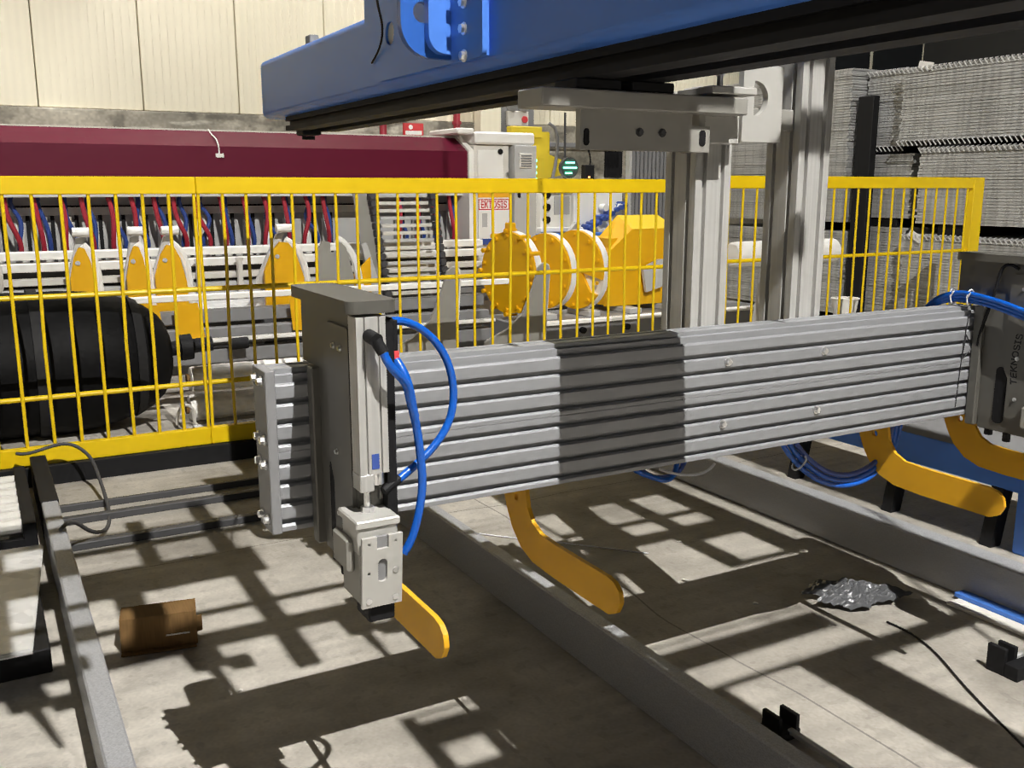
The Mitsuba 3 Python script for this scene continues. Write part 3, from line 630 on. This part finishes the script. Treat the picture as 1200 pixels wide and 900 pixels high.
# ------------------------------------------------------------------ the wire machine behind the fence
wm = thing('wire_machine', 'long welding machine with a maroon hood over rows of red and blue hoses', 'machine')
hx0, hx1 = -1.6, 4.49
hd = add('hood', prism([(9.0, 1.66), (9.0, 1.962), (9.30, 2.11), (10.3, 2.11), (10.3, 1.66)], 'x', hx0, hx1), 'm_maroon', wm, smooth=False)
add('cord', join(tube([(2.0, 9.31, 2.125), (2.005, 9.2, 2.07), (2.01, 8.995, 1.965), (2.012, 8.99, 1.90)], .006, 6, 4), bx(1.98, 2.05, 8.985, 8.995, 1.865, 1.90)), 'm_white', hd)
add('edge_strip', bx(hx0, hx1, 9.295, 9.34, 2.108, 2.122), 'm_white_dirty', hd)
add('side_frame', prism([(8.97, 1.02), (8.97, 1.97), (9.28, 2.13), (10.3, 2.13), (10.3, 0.1), (9.2, .1), (9.2, 1.02)], 'x', hx1 + 0.002, hx1 + 0.06), 'm_white', wm, smooth=False)
add('end_cap', bx(4.36, 4.552, 8.96, 9.65, 2.131, 2.19, .012), 'm_white', wm)
add('upper_rail', bx(hx0, hx1, 9.12, 9.2, 1.52, 1.60, .004), 'm_white_dirty', wm)
add('back_panel', bx(hx0, hx1, 9.52, 9.58, 0.93, 1.66), 'm_light_grey', wm)
add('panel_band', bx(hx0, hx1, 9.49, 9.52, 1.36, 1.43), 'm_white', wm)
add('panel_line', bx(hx0, hx1, 9.50, 9.52, 1.43, 1.445), 'm_black', wm)
px_ = np.arange(hx0 + 0.1, hx1 - 0.1, 0.196)
for i, x in enumerate(px_):
    if 3.1 < x < 3.75: continue
    o, q = rng.uniform(-.03, .03, 2)
    add('cylinder', cyl([x + .11, 9.43, 0.93], [x + .11, 9.43, 1.30], 0.042, 12), 'm_white', wm)
    add('cylinder_cap', cyl([x + .11, 9.43, 1.30], [x + .11, 9.43, 1.35], 0.03, 12), 'm_white_dirty', wm)
    add('red_hose', tube([(x, 9.25, 1.63), (x + .02 + o, 9.22, 1.5), (x + .045 + o, 9.22, 1.33), (x + .07 + q, 9.25, 1.18), (x + .075 + q, 9.3, 1.02)], 0.021, 8, 4), 'm_hose_red', wm)
    add('blue_hose', tube([(x + .085, 9.33, 1.55), (x + .08 - q, 9.32, 1.45), (x + .10 + q, 9.33, 1.33), (x + .125 + o, 9.33, 1.2), (x + .13 + o, 9.38, 1.02)], 0.019, 8, 4), 'm_hose_navy', wm)
    add('gap_post', bx(x + .17, x + .2, 9.49, 9.51, 0.95, 1.36), 'm_black', wm)
add('front_bar', bx(hx0, 4.55, 8.78, 8.95, 1.02, 1.085, .006), 'm_white', wm)
add('front_bar', bx(hx0, 4.55, 8.74, 8.92, 0.925, 0.995, .006), 'm_white', wm)
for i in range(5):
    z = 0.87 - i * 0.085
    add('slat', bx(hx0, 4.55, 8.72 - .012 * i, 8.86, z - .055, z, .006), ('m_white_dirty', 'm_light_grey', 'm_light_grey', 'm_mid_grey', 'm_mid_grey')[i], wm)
add('lower_body', bx(hx0, 4.49, 8.9, 9.7, 0.0, 0.92), 'm_dark_grey', wm)
for x in (0.72, 1.7, 2.05):
    add('stop_pin', join(bx(x - .02, x + .02, 8.60, 8.66, 0.5, 0.97), cyl([x, 8.63, .97], [x, 8.63, 1.0], .035, 12)), 'm_dark_grey' if x < 1 else 'm_white_dirty', wm)
# feed table in front of the machine
ft = thing('feed_table', 'grey feed table with long bars and rods in front of the welding machine', 'table')
add('support_bar', bx(-1.6, 4.2, 7.56, 7.64, 0.755, 0.80, .005), 'm_white', ft)
add('long_bar', bx(-1.6, 4.0, 7.70, 7.82, 0.56, 0.66, .006), 'm_mid_grey', ft)
add('long_bar', bx(-1.6, 4.0, 7.6, 7.72, 0.40, 0.53, .006), 'm_mid_grey', ft)
add('white_rod', bx(1.3, 4.0, 7.48, 7.54, 0.435, 0.465, .005), 'm_white', ft)
add('long_bar', bx(-1.6, 4.0, 7.56, 7.68, 0.20, 0.37, .006), 'm_mid_grey', ft)
for i in range(9):
    add('wire_rod', cyl([-1.0, 8.20 + .045 * i, 0.60 + .004 * i], [3.0, 8.20 + .045 * i, 0.60 + .004 * i], 0.008, 6), 'm_galv', ft)
for x in (-1.2, 0.3, 2.0, 3.5):
    add('leg', bx(x, x + .08, 7.7, 7.8, 0, 0.56, .004), 'm_dark_grey', ft)
add('valve_cap', cyl([1.66, 7.45, 0.42], [1.80, 7.45, 0.425], 0.045, 14), 'm_black', ft)

def arm_guard(x, s, brown, label):
    """Pointed yellow guard plate with a pale side rail and a leaning grey arm."""
    t = thing('arm_guard', label, 'guard')
    q = lambda pts: [(x + a * s, b) for a, b in pts]
    add('plate', prism(soft(Polygon(q([(-.17, .52), (-.17, .92), (-.10, 1.08), (-.03, 1.16), (.04, 1.15), (.10, 1.06), (.16, .86), (.17, .52)])), .015), 'y', 7.98, 8.02), 'm_guard_yellow', t)
    add('side_rail', sweep(smoothpath([(x + .03 * s, 8.05, 1.17), (x + .12 * s, 8.05, 1.10), (x + .20 * s, 8.05, .88), (x + .26 * s, 8.05, .60)], 5), 0.032, 8), 'm_white', t)
    add('arm', hull([(x - .02, 8.10, 1.22), (x + .05, 8.10, 1.24), (x - .27 * s, 8.10, .72), (x - .21 * s, 8.10, .70), (x - .02, 8.15, 1.22), (x + .05, 8.15, 1.24), (x - .27 * s, 8.15, .72), (x - .21 * s, 8.15, .70)]), 'm_light_grey', t, smooth=False)
    add('roller', cyl([x - .05, 8.02, 1.27], [x + .08, 8.02, 1.27], 0.035, 12), 'm_white', t)
    if brown:
        add('lower_plate', prism(Polygon(q([(-.08, .48), (-.10, .74), (.14, .74), (.20, .46)])), 'y', 7.545, 7.558), 'm_guard_yellow', t)
    for a, b in ((-.12, .62), (.12, .62), (-.06, 1.04)):
        add('bolt', bolt([x + a * s, 7.98, b], [0, -1, 0], 0.014), 'm_light_grey', t)
    return t
arm_guard(0.72, 0.55, False, 'narrow pointed yellow guard with a white rail, leftmost of the pointed guards')
arm_guard(1.11, 0.48, True, 'pointed yellow guard left of the pair near the double fence bar')
arm_guard(1.36, 0.72, True, 'pointed yellow guard right of the pair near the double fence bar')
arm_guard(2.27, 1.0, True, 'widest pointed yellow guard, left of the pale grey bracket')
gb = thing('grey_bracket', 'pale grey notched bracket plate between the pointed guard and the drag chain', 'bracket')
add('plate', prism(soft(Polygon([(2.55, .60), (2.55, 1.08), (2.60, 1.16), (2.66, 1.15), (2.66, 1.06), (2.73, 1.06), (2.74, 1.16), (2.80, 1.10), (2.86, .86), (2.86, .60)]), .012), 'y', 7.95, 7.99), 'm_cast_steel', gb)
add('side_rail', tube([(2.74, 8.0, 1.17), (2.84, 8.0, 1.08), (2.92, 8.0, .86), (2.95, 8.0, .62)], 0.034, 8, 4), 'm_white', gb)
add('block', bx(2.68, 2.78, 7.9, 7.95, 0.66, 0.78, .008), 'm_white', gb)
add('yellow_plate', prism([(2.9, .55), (2.9, .85), (3.06, 1.0), (3.06, .55)], 'y', 8.06, 8.09), 'm_guard_yellow', gb)

# drag chain: a ladder of pale cross bars between two chains
dc = thing('drag_chain', 'steep cable drag chain with pale cross bars in front of the welding machine', 'drag chain')
NB = 21
cx = lambda u: 3.19 + 0.10 * u
cyy = lambda u: 8.42 - 0.28 * u
cz = lambda u: 1.56 - 1.42 * u
for i in range(NB):
    u = (i + .5) / NB
    add('cross_bar', bx(cx(u) + .07, cx(u) + .57, cyy(u) - .03, cyy(u) + .02, cz(u) - 0.014, cz(u) + 0.018, .004), 'm_white_dirty' if i % 3 else 'm_light_grey', dc)
for s, n in ((0, 0), (.60, 1)):
    for i in range(NB):
        u = (i + .5) / NB
        add('link', join(bx(cx(u) + s - .0, cx(u) + s + .05, cyy(u) - .05, cyy(u) + .05, cz(u) - .033, cz(u) + .03, .006), cyl([cx(u) + s - .006, cyy(u) - .03, cz(u)], [cx(u) + s + .056, cyy(u) - .03, cz(u)], .014, 8)), 'm_dark_grey', dc)
add('guide_plate', prism(soft(Polygon([(3.02, 1.58), (3.14, 1.58), (3.27, .80), (3.30, .3), (3.16, .3), (3.12, .85)]), .02), 'y', 8.36, 8.38), 'm_cast_steel', dc)
add('guide_strip', prism(soft(Polygon([(3.05, 1.10), (3.10, 1.12), (3.22, .72), (3.28, .3), (3.2, .3), (3.12, .8)]), .01), 'y', 8.25, 8.28), 'm_light_grey', dc)
add('base', bx(3.15, 4.0, 8.0, 8.5, 0, 0.14), 'm_dark_grey', dc)

def horn(x, label):
    t = thing('cradle_horn', label, 'cradle')
    p = soft(Polygon([(x - .62, .0), (x - .62, .30), (x - .42, .38), (x - .25, .52), (x - .15, .74), (x - .09, .92), (x - .04, .955), (x + .01, .93), (x + .02, .86), (x - .01, .45), (x - .03, .0)]), .02)
    add('plate', prism(p, 'y', 7.26, 7.29), 'm_cast_steel', t)
    add('rear_plate', moved(prism(p, 'y', 7.34, 7.36), [.055, 0, -.03 + .031]), 'm_white_dirty', t)
    add('spacer', bx(x - .55, x - .06, 7.29, 7.34, 0.0, .10), 'm_dark_grey', t)
    return t
horn(3.52, 'curved grey cradle horn just right of the drag chain')
horn(4.40, 'curved grey cradle horn in front of the round yellow guards')

# round guards
def disc_guard(x, r, label, bolts=0, y=8.0, z=0.81, notch=False, studs=0):
    t = thing('round_guard', label, 'guard')
    turn = lambda m: rotmesh(m, 11, [0, 0, 1], [x, y, z])
    d = Point(0, 0).buffer(r, quad_segs=16)
    if notch: d = d.difference(Polygon([(-r * 1.1, -.08), (-.1, -.02), (-.22, -.2), (-r * 1.1, -.25)]))
    p = Polygon([(a + y, b + z) for a, b in d.exterior.coords])
    add('disc', turn(prism(p, 'x', x, x + 0.03)), 'm_guard_yellow', t)
    add('drum', turn(cyl([x + .031, y, z], [x + .10, y, z], r * 1.02, 40)), 'm_white', t)
    for k in range(bolts):
        a = 2 * math.pi * (k + .5) / bolts
        add('bolt', turn(cyl([x - .02, y + r * .9 * math.cos(a), z + r * .9 * math.sin(a)], [x, y + r * .9 * math.cos(a), z + r * .9 * math.sin(a)], .018, 8)), 'm_guard_yellow', t)
    for k in range(studs):
        a = 2 * math.pi * k / studs
        add('stud', turn(cyl([x - .03, y + r * 1.02 * math.cos(a), z + r * 1.02 * math.sin(a)], [x + .11, y + r * 1.02 * math.cos(a), z + r * 1.02 * math.sin(a)], .022, 8)), 'm_guard_yellow', t)
    return t
dg = disc_guard(4.40, 0.385, 'round yellow guard with a studded rim, leftmost of the round guards', 14, studs=12)
add('lug', bx(4.40, 4.47, 7.95, 8.05, 1.20, 1.28, .01), 'm_guard_yellow', dg)
disc_guard(4.80, 0.36, 'round yellow guard in the middle, between the studded and the notched one', 8)
disc_guard(5.15, 0.385, 'round yellow guard with a pale notch, next to the big yellow cover', 10, notch=True)
yc = thing('yellow_cover', 'big boxy yellow machine cover with a sloping left corner beside the uprights', 'cover')
fpts = [(5.55, .42), (5.55, .95), (5.86, 1.19), (6.42, 1.19), (6.42, .42)]
add('front', prism(fpts, 'y', 8.02, 8.06), 'm_guard_yellow', yc, smooth=False)
add('top', hull([(5.86, 8.02, 1.19), (6.42, 8.02, 1.19), (6.42, 8.35, 1.32), (5.90, 8.35, 1.32), (5.86, 8.06, 1.18), (6.42, 8.06, 1.18), (6.42, 8.35, 1.29), (5.90, 8.35, 1.29)]), 'm_yellow', yc, smooth=False)
add('slope', hull([(5.55, 8.02, .95), (5.86, 8.02, 1.19), (5.55, 8.06, .93), (5.90, 8.35, 1.32), (5.62, 8.35, 1.05), (5.9, 8.35, 1.28)]), 'm_guard_yellow', yc, smooth=False)
add('body', bx(5.6, 6.42, 8.07, 8.6, 0.42, 1.10), 'm_guard_yellow', yc)
add('side_strip', tube([(6.28, 7.93, 1.02), (6.33, 7.93, .85), (6.36, 7.93, .5)], 0.02, 6), 'm_white', yc)
add('grey_plate', prism([(5.95, .78), (5.95, .80), (6.15, .88), (6.2, .88), (6.2, .6), (6.0, .55)], 'y', 7.94, 7.98), 'm_light_grey', yc)
rb = thing('roller_bed', 'grey roller bed with a bright edge under the yellow guards', 'machine base')
add('beam', bx(4.35, 7.4, 7.5, 8.45, 0.20, 0.36, .008), 'm_mid_grey', rb)
add('bright_edge', bx(4.35, 7.4, 7.46, 7.54, 0.36, 0.395, .004), 'm_white', rb)
add('base', bx(4.35, 7.4, 7.6, 8.4, 0, 0.20), 'm_black', rb)
for x in (4.7, 5.2, 5.7, 6.2):
    add('foot_block', bx(x, x + .14, 7.8, 8.2, 0.36, 0.415, .006), 'm_light_grey', rb)
    add('knob', cyl([x + .2, 7.46, .30], [x + .2, 7.42, .30], .03, 10), 'm_black', rb)

# white cabinet with sign
wc = thing('control_cabinet', 'tall white control cabinet at the right end of the maroon hood', 'cabinet')
add('body', bx(4.56, 4.97, 9.0, 9.6, 0.0, 2.03, .006), 'm_white_dirty', wc)
add('door', bx(4.60, 4.90, 8.985, 9.0, 1.55, 1.98, .004), 'm_white', wc)
add('top_cap', bx(4.56, 5.26, 8.95, 9.65, 2.035, 2.16, .02), 'm_white', wc)
add('side_box', bx(5.0, 5.26, 8.92, 9.5, 0.0, 2.03, .006), 'm_light_grey', wc)
vt = add('vent', bx(5.05, 5.20, 8.905, 8.92, 1.80, 1.95, .004), 'm_white_dirty', wc)
for i in range(5):
    add('louvre', bx(5.065, 5.185, 8.895, 8.905, 1.815 + .026 * i, 1.827 + .026 * i), 'm_mid_grey', vt)
add('keyhole', cyl([4.86, 8.985, 1.965], [4.86, 8.97, 1.965], .028, 12), 'm_black', wc)
add('handle', bx(5.03, 5.06, 8.90, 8.92, 1.50, 1.62, .004), 'm_black', wc)
add('latch', cyl([4.945, 9.0, 1.74], [4.945, 8.97, 1.74], .02, 10), 'm_chrome', wc)
sg = thing('machine_sign', 'orange and white sign with red lettering on the white control cabinet, seen through the fence', 'sign')
add('orange_field', bx(4.60, 4.96, 8.972, 8.984, 1.50, 1.66), 'm_sign_orange', sg)
add('white_field', bx(4.60, 4.96, 8.972, 8.984, 1.08, 1.499), 'm_white', sg)
add('frame', join(bx(4.60, 4.96, 8.970, 8.972, 1.475, 1.485), bx(4.60, 4.96, 8.970, 8.972, 1.375, 1.385), bx(4.60, 4.608, 8.97, 8.972, 1.375, 1.485), bx(4.952, 4.96, 8.97, 8.972, 1.375, 1.485)), 'm_sign_red', sg)
m = text_wall('EKTOSIS', 0.07, 0, 8.971, 1.395)
v = m.vertices; s = 0.31 / v[:, 0].max(); m.vertices = np.c_[4.622 + v[:, 0] * s, v[:, 1], v[:, 2]]
add('lettering', m, 'm_sign_red', sg, smooth=False)
add('grey_block', bx(4.64, 4.70, 8.969, 8.972, 1.2, 1.34), 'm_light_grey', sg)
add('blue_foot', bx(4.60, 4.96, 8.965, 8.984, 1.02, 1.079), 'm_hose_navy', sg)

# second machine, right of the cabinet
sm = thing('white_machine', 'white machine housing with blue fittings behind the round yellow guards', 'machine')
add('housing', bx(6.02, 6.55, 10.1, 10.6, 0.8, 1.62, .01), 'm_white', sm)
add('panel', bx(6.56, 7.25, 10.15, 10.7, 0.8, 1.62, .01), 'm_white', sm)
add('window', bx(6.20, 6.42, 10.085, 10.1, 1.28, 1.50, .003), 'm_light_grey', sm)
add('frame_bar', bx(6.02, 6.55, 10.03, 10.1, 1.54, 1.60, .004), 'm_white', sm)
add('frame_bar', bx(6.44, 6.48, 10.03, 10.1, 1.0, 1.54, .004), 'm_white', sm)
add('shelf', bx(5.95, 6.55, 9.98, 10.1, 1.08, 1.13, .004), 'm_white', sm)
add('blue_beam', bx(5.9, 7.2, 9.9, 10.05, 0.95, 1.06, .006), 'm_blue', sm)
for i, z in enumerate((1.52, 1.37, 1.22)):
    add('button', cyl([6.09, 10.1, z], [6.09, 10.06, z], .045, 10), 'm_black', sm)
for i in range(9):
    x, z = 6.62 + .065 * i, 1.06 + .035 * i + rng.uniform(-.04, .04)
    add('blue_fitting', join(bx(x, x + .07, 10.02, 10.14, z, z + .08, .012), cyl([x + .03, 10.0, z + .04], [x + .03, 9.95, z + .04], .03, 8)), 'm_hose_navy', sm)
for i in range(3):
    add('white_fitting', cyl([6.9 + .11 * i, 10.1, 1.36], [6.9 + .11 * i, 10.0, 1.36], .045, 12), 'm_white', sm)
add('lever', hull([(5.72, 9.3, .92), (5.80, 9.3, .90), (6.02, 9.3, 1.22), (6.07, 9.3, 1.2), (5.72, 9.36, .92), (5.80, 9.36, .9), (6.02, 9.36, 1.22), (6.07, 9.36, 1.2)]), 'm_light_grey', sm)
add('base', bx(5.95, 7.3, 10.15, 10.7, 0, 0.8), 'm_dark_grey', sm)
ya = thing('yellow_press', 'yellow machine arch standing behind the round green signal lamp', 'machine')
add('post', prism(soft(Polygon([(6.36, 0), (6.36, 1.9), (6.30, 2.04), (6.30, 2.3), (6.62, 2.3), (6.62, 2.02), (6.9, 1.92), (6.9, 1.78), (6.6, 1.72), (6.6, 0)]), .02), 'y', 10.9, 11.0), 'm_robot_yellow', ya)
add('cross_beam', bx(6.05, 6.5, 10.88, 11.02, 2.22, 2.36, .01), 'm_robot_yellow', ya)
add('dark_door', bx(6.08, 6.40, 11.04, 11.1, 0, 2.2), 'm_dark_grey', ya)
add('grey_pole', tube([(6.55, 10.8, 2.4), (6.60, 10.8, 2.38), (6.66, 10.8, 2.3), (6.66, 10.8, 0.0)], .022, 8), 'm_mid_grey', ya)
# lit panels
def leds(name, m_, rgb_, parent):
    k = numbered(parent + '__' + name)
    scene[k] = {**mikit.ply(m_, 'm_black'), 'emitter': {'type': 'area', 'radiance': rgbv(rgb_), 'sampling_weight': 0.03}}
gl = thing('green_light', 'round signal lamp with three rows of glowing green lights', 'signal lamp')
add('disc', cyl([6.50, 10.28, 1.84], [6.50, 10.22, 1.84], .125, 24), 'm_dark_grey', gl)
for z, xs in ((1.90, 4), (1.84, 6), (1.775, 3)):
    for j in range(xs):
        x = 6.50 + (j - (xs - 1) / 2) * .033 - (0.02 if z < 1.8 else 0)
        leds('light', bx(x - .012, x + .012, 10.205, 10.2195, z - .010, z + .010), (1.2, 14.0, 6.5), gl)
add('pole', join(cyl([6.50, 10.34, 1.622], [6.50, 10.34, 1.84], .02, 10), cyl([6.50, 10.34, 1.84], [6.5, 10.28, 1.84], .03, 10), cyl([6.50, 10.34, 1.84], [6.50, 10.34, 2.5], .014, 8)), 'm_dark_grey', gl)
ls_ = thing('light_strip', 'upright white strip with glowing green lights beside the white cabinet', 'light strip')
add('post', bx(5.36, 5.42, 9.2, 9.26, 0.0, 2.0, .004), 'm_white', ls_)
for i in range(4):
    leds('light', bx(5.405, 5.422, 9.187, 9.1995, 1.68 + .065 * i, 1.705 + .065 * i), (0.9, 9.0, 4.0), ls_)
sl = thing('signal_box', 'small black box with an orange glowing light right of the green lamp', 'signal lamp')
add('box', bx(6.78, 6.92, 10.3, 10.4, 1.622, 1.88, .008), 'm_black', sl)
leds('light', bx(6.82, 6.85, 10.29, 10.2995, 1.72, 1.74), (6, 1.6, 0.5), sl)
add('cable', tube([(6.88, 10.35, 1.87), (6.86, 10.35, 2.05), (6.80, 10.35, 2.2), (6.79, 10.35, 2.35)], .01, 6), 'm_black', sl)
gd = thing('grey_gate', 'grey corrugated gate panel between the green lamp and the left upright', 'gate')
for i in range(9):
    add('slat', bx(7.28 + i * .062, 7.325 + i * .062, 10.0, 10.02, 0.3, 2.3), 'm_mid_grey', gd)
add('frame', join(bx(7.22, 7.26, 9.98, 10.06, 0, 2.35), bx(7.86, 7.90, 9.98, 10.06, 0, 2.35), bx(7.22, 7.9, 10.025, 10.06, 0.0, 0.3)), 'm_light_grey', gd)
add('back', bx(7.26, 7.86, 10.025, 10.045, 0.3, 2.3), 'm_dark_grey', gd)
dk = thing('dark_opening', 'small dark rectangular hatch on the pale wall right of the orange light', 'hatch')
add('plate', bx(8.18, 8.48, 11.90, 11.925, 1.75, 2.12), 'm_black', dk)

# wall fittings
rs = thing('wall_sign', 'small red and white notice on the concrete wall above the maroon hood', 'sign')
add('board', bx(5.02, 5.30, 11.90, 11.925, 2.20, 2.42), 'm_sign_red', rs)
add('band', join(bx(5.045, 5.275, 11.897, 11.90, 2.275, 2.325), bx(5.045, 5.275, 11.897, 11.90, 2.225, 2.255)), 'm_white', rs)
add('picture', cyl([5.12, 11.90, 2.37], [5.12, 11.897, 2.37], .03, 12), 'm_white', rs)
for x, lb in ((4.72, 'left'), (5.76, 'right')):
    add('fire_pipe', join(cyl([x, 11.85, 0], [x, 11.85, 4.2], .045, 12), cyl([x, 11.85, 2.42], [x, 11.85, 2.46], .06, 12), bx(x - .03, x + .03, 11.85, 11.93, 3.0, 3.04)), 'm_pipe_red', label=f'red vertical fire pipe on the back wall, {lb} one of two', cat='pipe')
cp = thing('concrete_post', 'pale concrete post on the back wall beside the emergency light', 'post')
add('shaft', bx(6.05, 6.36, 11.72, 11.925, 0, 4.2, .01), 'm_cream', cp)
el = thing('emergency_light', 'grey emergency light box with two round heads and a red button on the back wall', 'emergency light')
add('backplate', bx(6.40, 6.95, 11.86, 11.925, 2.28, 2.75, .006), 'm_mid_grey', el)
add('case', bx(6.50, 6.82, 11.78, 11.86, 2.42, 2.62, .012), 'm_white_dirty', el)
for x in (6.56, 6.74):
    add('head', cyl([x, 11.82, 2.68], [x, 11.74, 2.67], .06, 16), 'm_chrome', el)
add('button', cyl([6.75, 11.78, 2.51], [6.75, 11.76, 2.51], .045, 14), 'm_sign_red', el)
add('cable_tray', bx(6.40, 8.4, 11.80, 11.9, 2.16, 2.22, .004), 'm_mid_grey', el)
# roof beams and window band high at the right
for i, (x0, x1) in enumerate(((12.6, 13.6), (13.7, 14.9))):
    add(f'window', bx(x0, x1, 11.97, 11.995, 3.1, 4.3), 'm_glass_dark', label='dark high window in the back wall above the mesh stacks', cat='window', group='dark high windows')

# white barrel, roll and bucket at the right behind the fence
wr = thing('white_drum', 'white round drum end seen between and right of the aluminium uprights', 'drum')
add('body', lathe_x([(0, 0), (0, .10), (.02, .12), (1.32, .12), (1.36, .09), (1.37, 0)], 7.0, 0.98, 24, 6.28), 'm_white', wr)
add('stand', hull([(6.55, 6.95, 0), (6.75, 6.95, 0), (6.55, 7.05, 0), (6.75, 7.05, 0), (6.72, 6.95, .88), (6.82, 6.95, .88), (6.72, 7.05, .88), (6.82, 7.05, .88)]), 'm_light_grey', wr)
add('rear_stand', bx(7.3, 7.4, 6.95, 7.05, 0, .87), 'm_dark_grey', wr)
bk = thing('plastic_bucket', 'white translucent bucket standing on a block behind the right fence panel', 'bucket')
an = np.linspace(0, 1, 5)
add('wall', sweep(np.c_[np.full(5, 7.84), np.full(5, 7.0), 0.27 + .21 * an], .105 + .03 * an, 20, cap=False), 'm_white', bk, smooth=40)
add('base', cyl([7.84, 7.0, .265], [7.84, 7.0, .275], .105, 20), 'm_white', bk)
add('rim', sweep(np.c_[7.84 + .137 * np.cos(np.linspace(0, 2 * np.pi, 25)), 7.0 + .137 * np.sin(np.linspace(0, 2 * np.pi, 25)), np.full(25, .48)], .008, 6), 'm_white', bk)
add('timber_block', bx(7.6, 8.1, 6.85, 7.2, 0.0, 0.264, .006), 'm_dark_grey', label='dark block on the floor carrying the white bucket', cat='block')

# ------------------------------------------------------------------ stacks of mesh panels at the right
def bundle(x, y0, y1, z0, z1, label, fringe=True):
    t = thing('mesh_bundle', label, 'mesh stack', None)
    n = max(6, int((z1 - z0) / 0.03)); h = (z1 - z0) / n
    sh = []
    for i in range(n):
        o = rng.uniform(0, .02); e = rng.uniform(-.02, .02)
        sh.append(bx(x + o, x + 1.9, y0 + e, y1 + e, z0 + i * h, z0 + i * h + h * .82))
    sh.append(bx(x + .03, x + 1.87, y0 + .03, y1 - .03, z0, z1 - .005))
    add('panels', join(sh), 'm_mesh', t, kind='stuff', smooth=False)
    if fringe:
        fr = []
        for zz in ((z1, z0) if z0 > 1.9 else (z1,)):
            for y in np.arange(y0 + .03, y1 - .02, 0.058):
                fr.append(sweep([[x - .012, y, zz - .055], [x - .045, y + .02, zz - .005], [x + .03, y + .045, zz + .006]], .008, 4))
        add('wire_ends', join(fr), 'm_galv', t, kind='stuff')
    return t
def spacer(x, y0, y1, z0, z1, label): add('spacer_beam', bx(x + .06, x + 1.8, y0, y1, z0, z1, .004), 'm_black', label=label, cat='beam')
XS = 9.0
bundle(XS, 4.2, 7.45, 2.10, 2.86, 'top bundle of grey wire mesh panels, nearest stack at the right edge')
bundle(XS, 4.2, 7.16, 1.22, 2.02, 'second bundle of grey wire mesh panels, nearest stack, below the black gap')
bundle(XS, 4.2, 7.30, 0.16, 1.10, 'lowest bundle of grey wire mesh panels, nearest stack, behind the end of the fence')
for z0, z1, lb in ((2.022, 2.098, 'top'), (1.104, 1.218, 'middle'), (0.0, 0.158, 'bottom')):
    for y in (4.6, 6.6):
        spacer(XS, y, y + .3, z0, z1, f'{lb} black spacer beam under the bundles of the nearest mesh stack')
bundle(XS + .22, 7.52, 8.12, 2.06, 2.90, 'top bundle of mesh panels in the narrow middle stack beside the dark gap', True)
bundle(XS + .22, 7.42, 8.12, 1.26, 1.98, 'second bundle of mesh panels in the narrow middle stack', False)
bundle(XS + .22, 7.42, 8.12, 0.14, 1.16, 'lowest bundle of mesh panels in the narrow middle stack', False)
add('dark_gap_box', bx(XS + .04, XS + .14, 7.86, 8.08, 0.0, 2.62, .006), 'm_black', label='black upright box filling the dark gap between the mesh stacks', cat='post')  # solid black box that paints the dark gap between the stacks
for z0, z1 in ((1.982, 2.058), (1.162, 1.258), (0, .138)):
    spacer(XS + .2, 7.6, 8.0, z0, z1, f'black spacer beam at {"floor level" if z0 == 0 else "half height" if z0 < 1.5 else "head height"} of the narrow mesh stack')
bundle(XS, 8.16, 10.6, 1.2, 2.95, 'tall bundle of grey mesh panels in the farthest stack, beside the right upright', False)
bundle(XS, 8.16, 10.6, 0.12, 1.10, 'low bundle of grey mesh panels in the farthest stack', False)
for z0, z1 in ((1.104, 1.198), (0, .118)):
    spacer(XS, 8.5, 8.9, z0, z1, f'black spacer beam {"on the floor under" if z0 == 0 else "between the two bundles of"} the farthest mesh stack')
for y, z, a, lb in ((7.16, 2.86, 12, 'on top of the nearest mesh stack'), (7.12, 1.075, 28, 'stuck to the lower mesh bundle behind the fence')):
    m = rotmesh(bx(XS - .02, XS - .012, y - .09, y + .09, z - .03, z + .045), a, [1, 0, 0], [XS, y, z])
    add('paper_tag', m, 'm_white', label=f'white paper tag {lb}', cat='tag')
